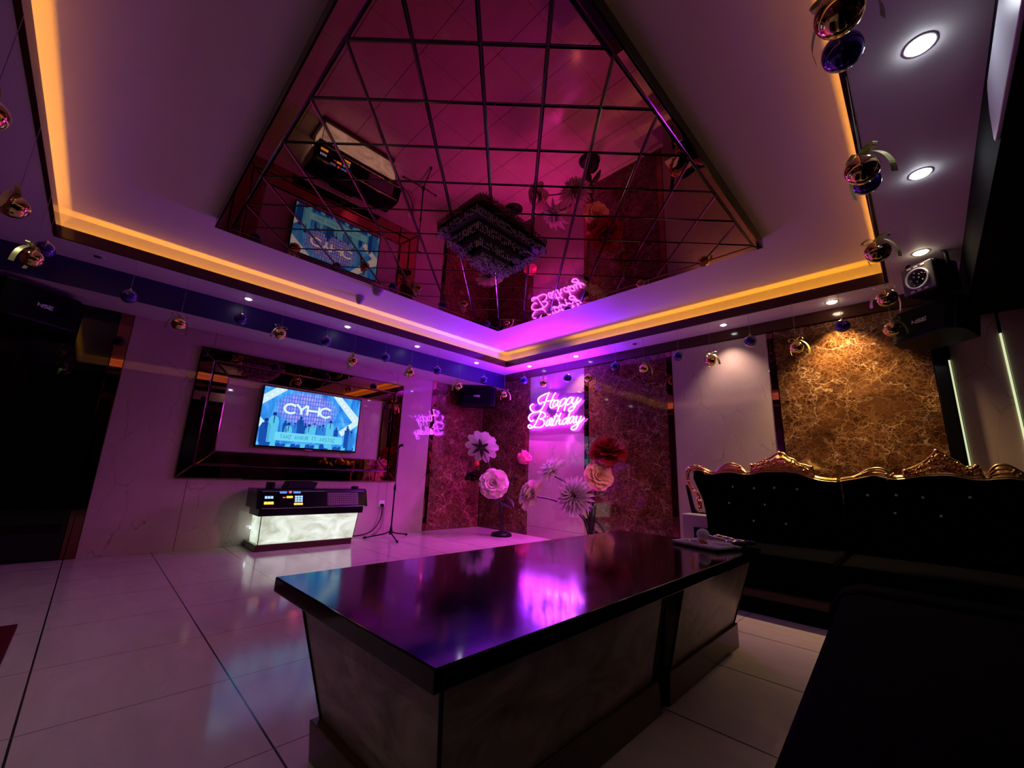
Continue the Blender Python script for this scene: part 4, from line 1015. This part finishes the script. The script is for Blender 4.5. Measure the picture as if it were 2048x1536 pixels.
def crest(base, tops, seed, extra=None):
    rnd = random.Random(seed); mb = MB()
    mb.tube(crom([(x, YB - .035, z + .008) for x, z in base], 4), .013, 8)
    mb.tube(crom([(x, YB - .050, z - .006) for x, z in base], 4), .008, 6)
    mb.tube(crom([(x, YB - .015, z + .020) for x, z in base], 4), .010, 6)
    for tp in tops:
        x0, x1 = tp[0][0], tp[-1][0]
        mb.tube(crom([(x, YB - .03, z) for x, z in tp], 4), .011, 7)
        # solid ground between rail and outline
        poly = [(x, YB - .005, z) for x, z in tp] + [(x1 - (x1 - x0) * i / 8, YB - .005, interp(base, x1 - (x1 - x0) * i / 8)) for i in range(9)]
        mb.prism(poly, (0, .02, 0))
        big = max(z for x, z in tp) - interp(base, (x0 + x1) / 2)
        # nested curved mouldings
        for f in (.35, .68):
            mb.tube(crom([(x, YB - .034 - .008 * (1 - f), interp(base, x) + (z - interp(base, x)) * f) for x, z in tp], 4), .010, 7)
        if big > .12:
            for i in range(46):
                x = rnd.uniform(x0 + .02, x1 - .02); zb = interp(base, x); zt = interp([p for p in tp], x)
                if zt - zb < .03: continue
                z = zb + (zt - zb) * rnd.uniform(.1, .95); r = rnd.uniform(.012, .026); a0 = rnd.uniform(0, 6.28); sg = rnd.choice((-1, 1))
                mb.tube([(x + r * (1 - .09 * k) * math.cos(a0 + sg * k * .55), YB - .040 - .002 * k, z + r * (1 - .09 * k) * math.sin(a0 + sg * k * .55)) for k in range(9)], [.0075 - .0005 * k for k in range(9)], 6)
            for i in range(22):
                x = rnd.uniform(x0 + .02, x1 - .02); zb = interp(base, x); zt = interp(tp, x)
                if zt - zb > .02: mb.ball((x, YB - .055, zb + (zt - zb) * rnd.uniform(.1, .95)), rnd.uniform(.008, .014), 8, 6)
            for x, z in (tp[1], tp[-3], max(tp, key=lambda p: p[1])): mb.ball((x, YB - .045, z), .020, 10, 7)
        else:
            k = tp[len(tp) // 2 + 1]
            for i in range(5): mb.ball((k[0] + rnd.uniform(-.02, .03), YB - .045, k[1] - rnd.uniform(0, .06)), .013, 8, 6)
    if extra:
        mb.tube(crom([(x, YB - .02, z) for x, z in extra], 5), [.022] * 0 or .017, 8)
        mb.tube(crom([(x + .028, YB - .04, z - .012) for x, z in extra[:-2]], 5), .011, 7)
        for k, (x, z) in enumerate(extra):
            mb.ball((x + .004, YB - .045, z), .019 if k % 2 else .014, 9, 6)
            r = .02
            mb.tube([(x + .012 + r * (1 - .09 * q) * math.cos(k + q * .6), YB - .05, z + r * (1 - .09 * q) * math.sin(k + q * .6)) for q in range(8)], .006, 6)
        mb.tube([(4.437, YB - .03, .83), (4.447, YB - .03, .70)], [.020, .012], 8); mb.tube([(4.462, YB - .03, .82), (4.466, YB - .03, .71)], [.014, .009], 8)
    return mb
def sofa(label, base, tops, left, right, buttons, seed, extra=None):
    t = thing('carved_sofa', label, 'sofa', ((left + right) / 2, -1.05, 0), 'black sofas with gilt carved crests')
    n = 24
    xs = [base[0][0] + (base[-1][0] - base[0][0]) * i / n for i in range(n + 1)]
    if extra: poly = [(4.51, YB, .30), (4.51, YB, .50), (4.505, YB, .616), (4.478, YB, .80), (4.43, YB, .92), (4.385, YB, 1.03)]
    else: poly = [(left + .01, YB, .30)]
    poly += [(x, YB, interp(base, x) + .004) for x in xs] + [(right - .005, YB, .30)]
    back = rel(MB().prism(poly, (0, .15, 0)).build('backrest', 'velvet', bevel=.012), t)
    for x, z in buttons:
        k = MB().ball((x, YB - .006, z), .011, 10, 6, (1, .6, 1)).build('crystal_button', 'crystal', back, True)
    rel(crest(base, tops, seed, extra).build('carved_crest', 'gold', None, True), t)
    l2 = 4.50 if extra else left + .01
    rel(MB().box(l2 + .03, right - .006, -1.44, YB, .17, .36).build('seat_base', 'velvet', bevel=.02), t)
    rel(MB().box(l2 + .03, right - .006, -1.50, YB, .36, .455).build('seat_cushion', 'velvet', bevel=.035), t)
    rel(MB().box(l2, right - .004, -1.52, -1.44, .10, .175).build('front_rail', 'rail', bevel=.01), t)
    rel(MB().box(l2 + .02, right - .006, -1.56, -.50, 0, .10).build('base', 'black_grille'), t)
    return t
sofa('black sofa with gilt carved crest in front of the pale panel, left end exposed', B1, [S1, M1], 4.33, 5.716,
     [(4.799, .96), (4.999, .954), (5.181, .967), (5.372, .962), (5.085, .797), (4.97, .631), (5.25, .63), (4.75, .79)], 3, P1)
sofa('black sofa with gilt carved crest under the gold-lit marble, right of the first', B2, [S2, M2, R2], 5.704, 7.06,
     [(5.889, .937), (6.074, .948), (6.233, .938), (6.496, .956), (6.05, .80), (6.32, .80)], 8)
es = thing('near_sofa', 'large dark sofa along the right wall, nearest the viewer at the bottom right', 'sofa', (6.4, -4.0, 0))
yS, yN = -6.35, -2.30
def along(pts, y0): return [(p[0], y0, p[1]) for p in pts]
SL = (.058 * 4.0, -4.0, 0)
rel(MB().prism(along([(5.80, 0), (6.75, 0), (6.75, .33), (5.87, .33)], yN), SL).build('base', 'velvet', bevel=.01), es)
rel(MB().prism(along([(6.72, .32), (5.89, .32), (5.862, .345), (5.862, .40), (5.89, .44), (5.96, .455), (6.72, .455)], yN - .22), SL).build('seat_cushion', 'velvet'), es)
rel(MB().prism(along([(5.79, 0), (5.78, .20), (5.80, .36), (5.86, .45), (5.95, .48), (6.73, .48), (6.73, 0)], yN), (.013, -.22, 0)).build('rolled_arm', 'velvet', bevel=.03), es)
rel(MB().prism([(6.86, yN - .75, .45), (7.06, yN - .75, .45), (7.08, yN - .75, .93), (6.98, yN - .75, .96)], (0, -3.1, 0)).build('backrest', 'velvet', bevel=.03), es)

# pale cabinet and dark chair back seen past the left end of the sofa
pc = thing('side_cabinet', 'pale low cabinet with a recessed door behind the left end of the sofa', 'cabinet', (4.36, -.20, 0))
MB().box(-.235, .30, -.16, .17, 0, .62).build('carcass', 'grey_plastic', pc, bevel=.01)
M['cab'] = pmat('cabinet_pale', (.42, .36, .37), .4); pc.children[0].data.materials[0] = M['cab']
q = MB().box(-.10, .28, -.166, -.158, .08, .48).build('recess', 'black_plastic', pc)
q = MB().box(-.065, .27, -.185, -.165, .06, .43).build('door', 'grey_plastic', pc, bevel=.012); q.data.materials[0] = M['cab']
up = thing('folded_chair', 'dark slanting chair back standing on the pale cabinet beside the sofa', 'chair', (4.36, -.16, .62))
MB().prism([(-.20, 0, .0), (-.10, 0, .0), (-.155, 0, .05), (-.175, 0, .12), (-.215, 0, .335), (-.255, 0, .335)], (0, .03, 0)).build('side_post', 'black_plastic', up, bevel=.004)
MB().prism([(-.10, 0, 0), (.26, 0, 0), (.26, 0, .02), (.05, 0, .012), (-.10, 0, .02)], (0, .03, 0)).build('lower_rail', 'black_plastic', up, bevel=.003)
MB().prism([(.0, 0, 0.), (.11, 0, 0.), (.11, 0, .10), (.02, 0, .10)], (0, .03, 0)).build('inner_post', 'black_plastic', up, bevel=.003)

mt = MB().box(2.26, 3.3, -6.4, -5.60, .0005, .012).build('door_mat', 'red_mat'); tag(mt, 'dark red mat lying on the floor at the far left edge', 'mat')

# ------------------------------------------------------------------ camera, world, view
yaw, pit, rol, f = 0.7882103336, 0.2179571161, 0.0371208276, 818.478
F = Vector((-math.sin(yaw) * math.cos(pit), math.cos(yaw) * math.cos(pit), math.sin(pit)))
R0 = Vector((math.cos(yaw), math.sin(yaw), 0)); U0 = R0.cross(F)
R = R0 * math.cos(rol) + U0 * math.sin(rol); U = -R0 * math.sin(rol) + U0 * math.cos(rol)
cd = bpy.data.cameras.new('camera'); cam = bpy.data.objects.new('camera', cd); COL.objects.link(cam)
m4 = Matrix((R, U, -F)).transposed().to_4x4(); m4.translation = Vector((6.28133, -5.4628, 1.0)); cam.matrix_world = m4
cd.sensor_fit = 'HORIZONTAL'; cd.sensor_width = 36.; cd.lens = f * 36. / 2048.; cd.clip_start = .02
SC.camera = cam
w = bpy.data.worlds.new('world'); SC.world = w; w.use_nodes = True
w.node_tree.nodes['Background'].inputs[0].default_value = (.02, .02, .03, 1); w.node_tree.nodes['Background'].inputs[1].default_value = .3
vs = SC.view_settings; vs.view_transform = 'Standard'; vs.look = 'None'; vs.exposure = 0.; vs.gamma = 1.; vs.use_curve_mapping = False
cy = SC.cycles
cy.max_bounces = 8; cy.glossy_bounces = 6; cy.diffuse_bounces = 4; cy.transparent_max_bounces = 8
cy.sample_clamp_indirect = 2.5; cy.blur_glossy = .6; cy.use_denoising = True; cy.caustics_reflective = True; cy.use_light_tree = True
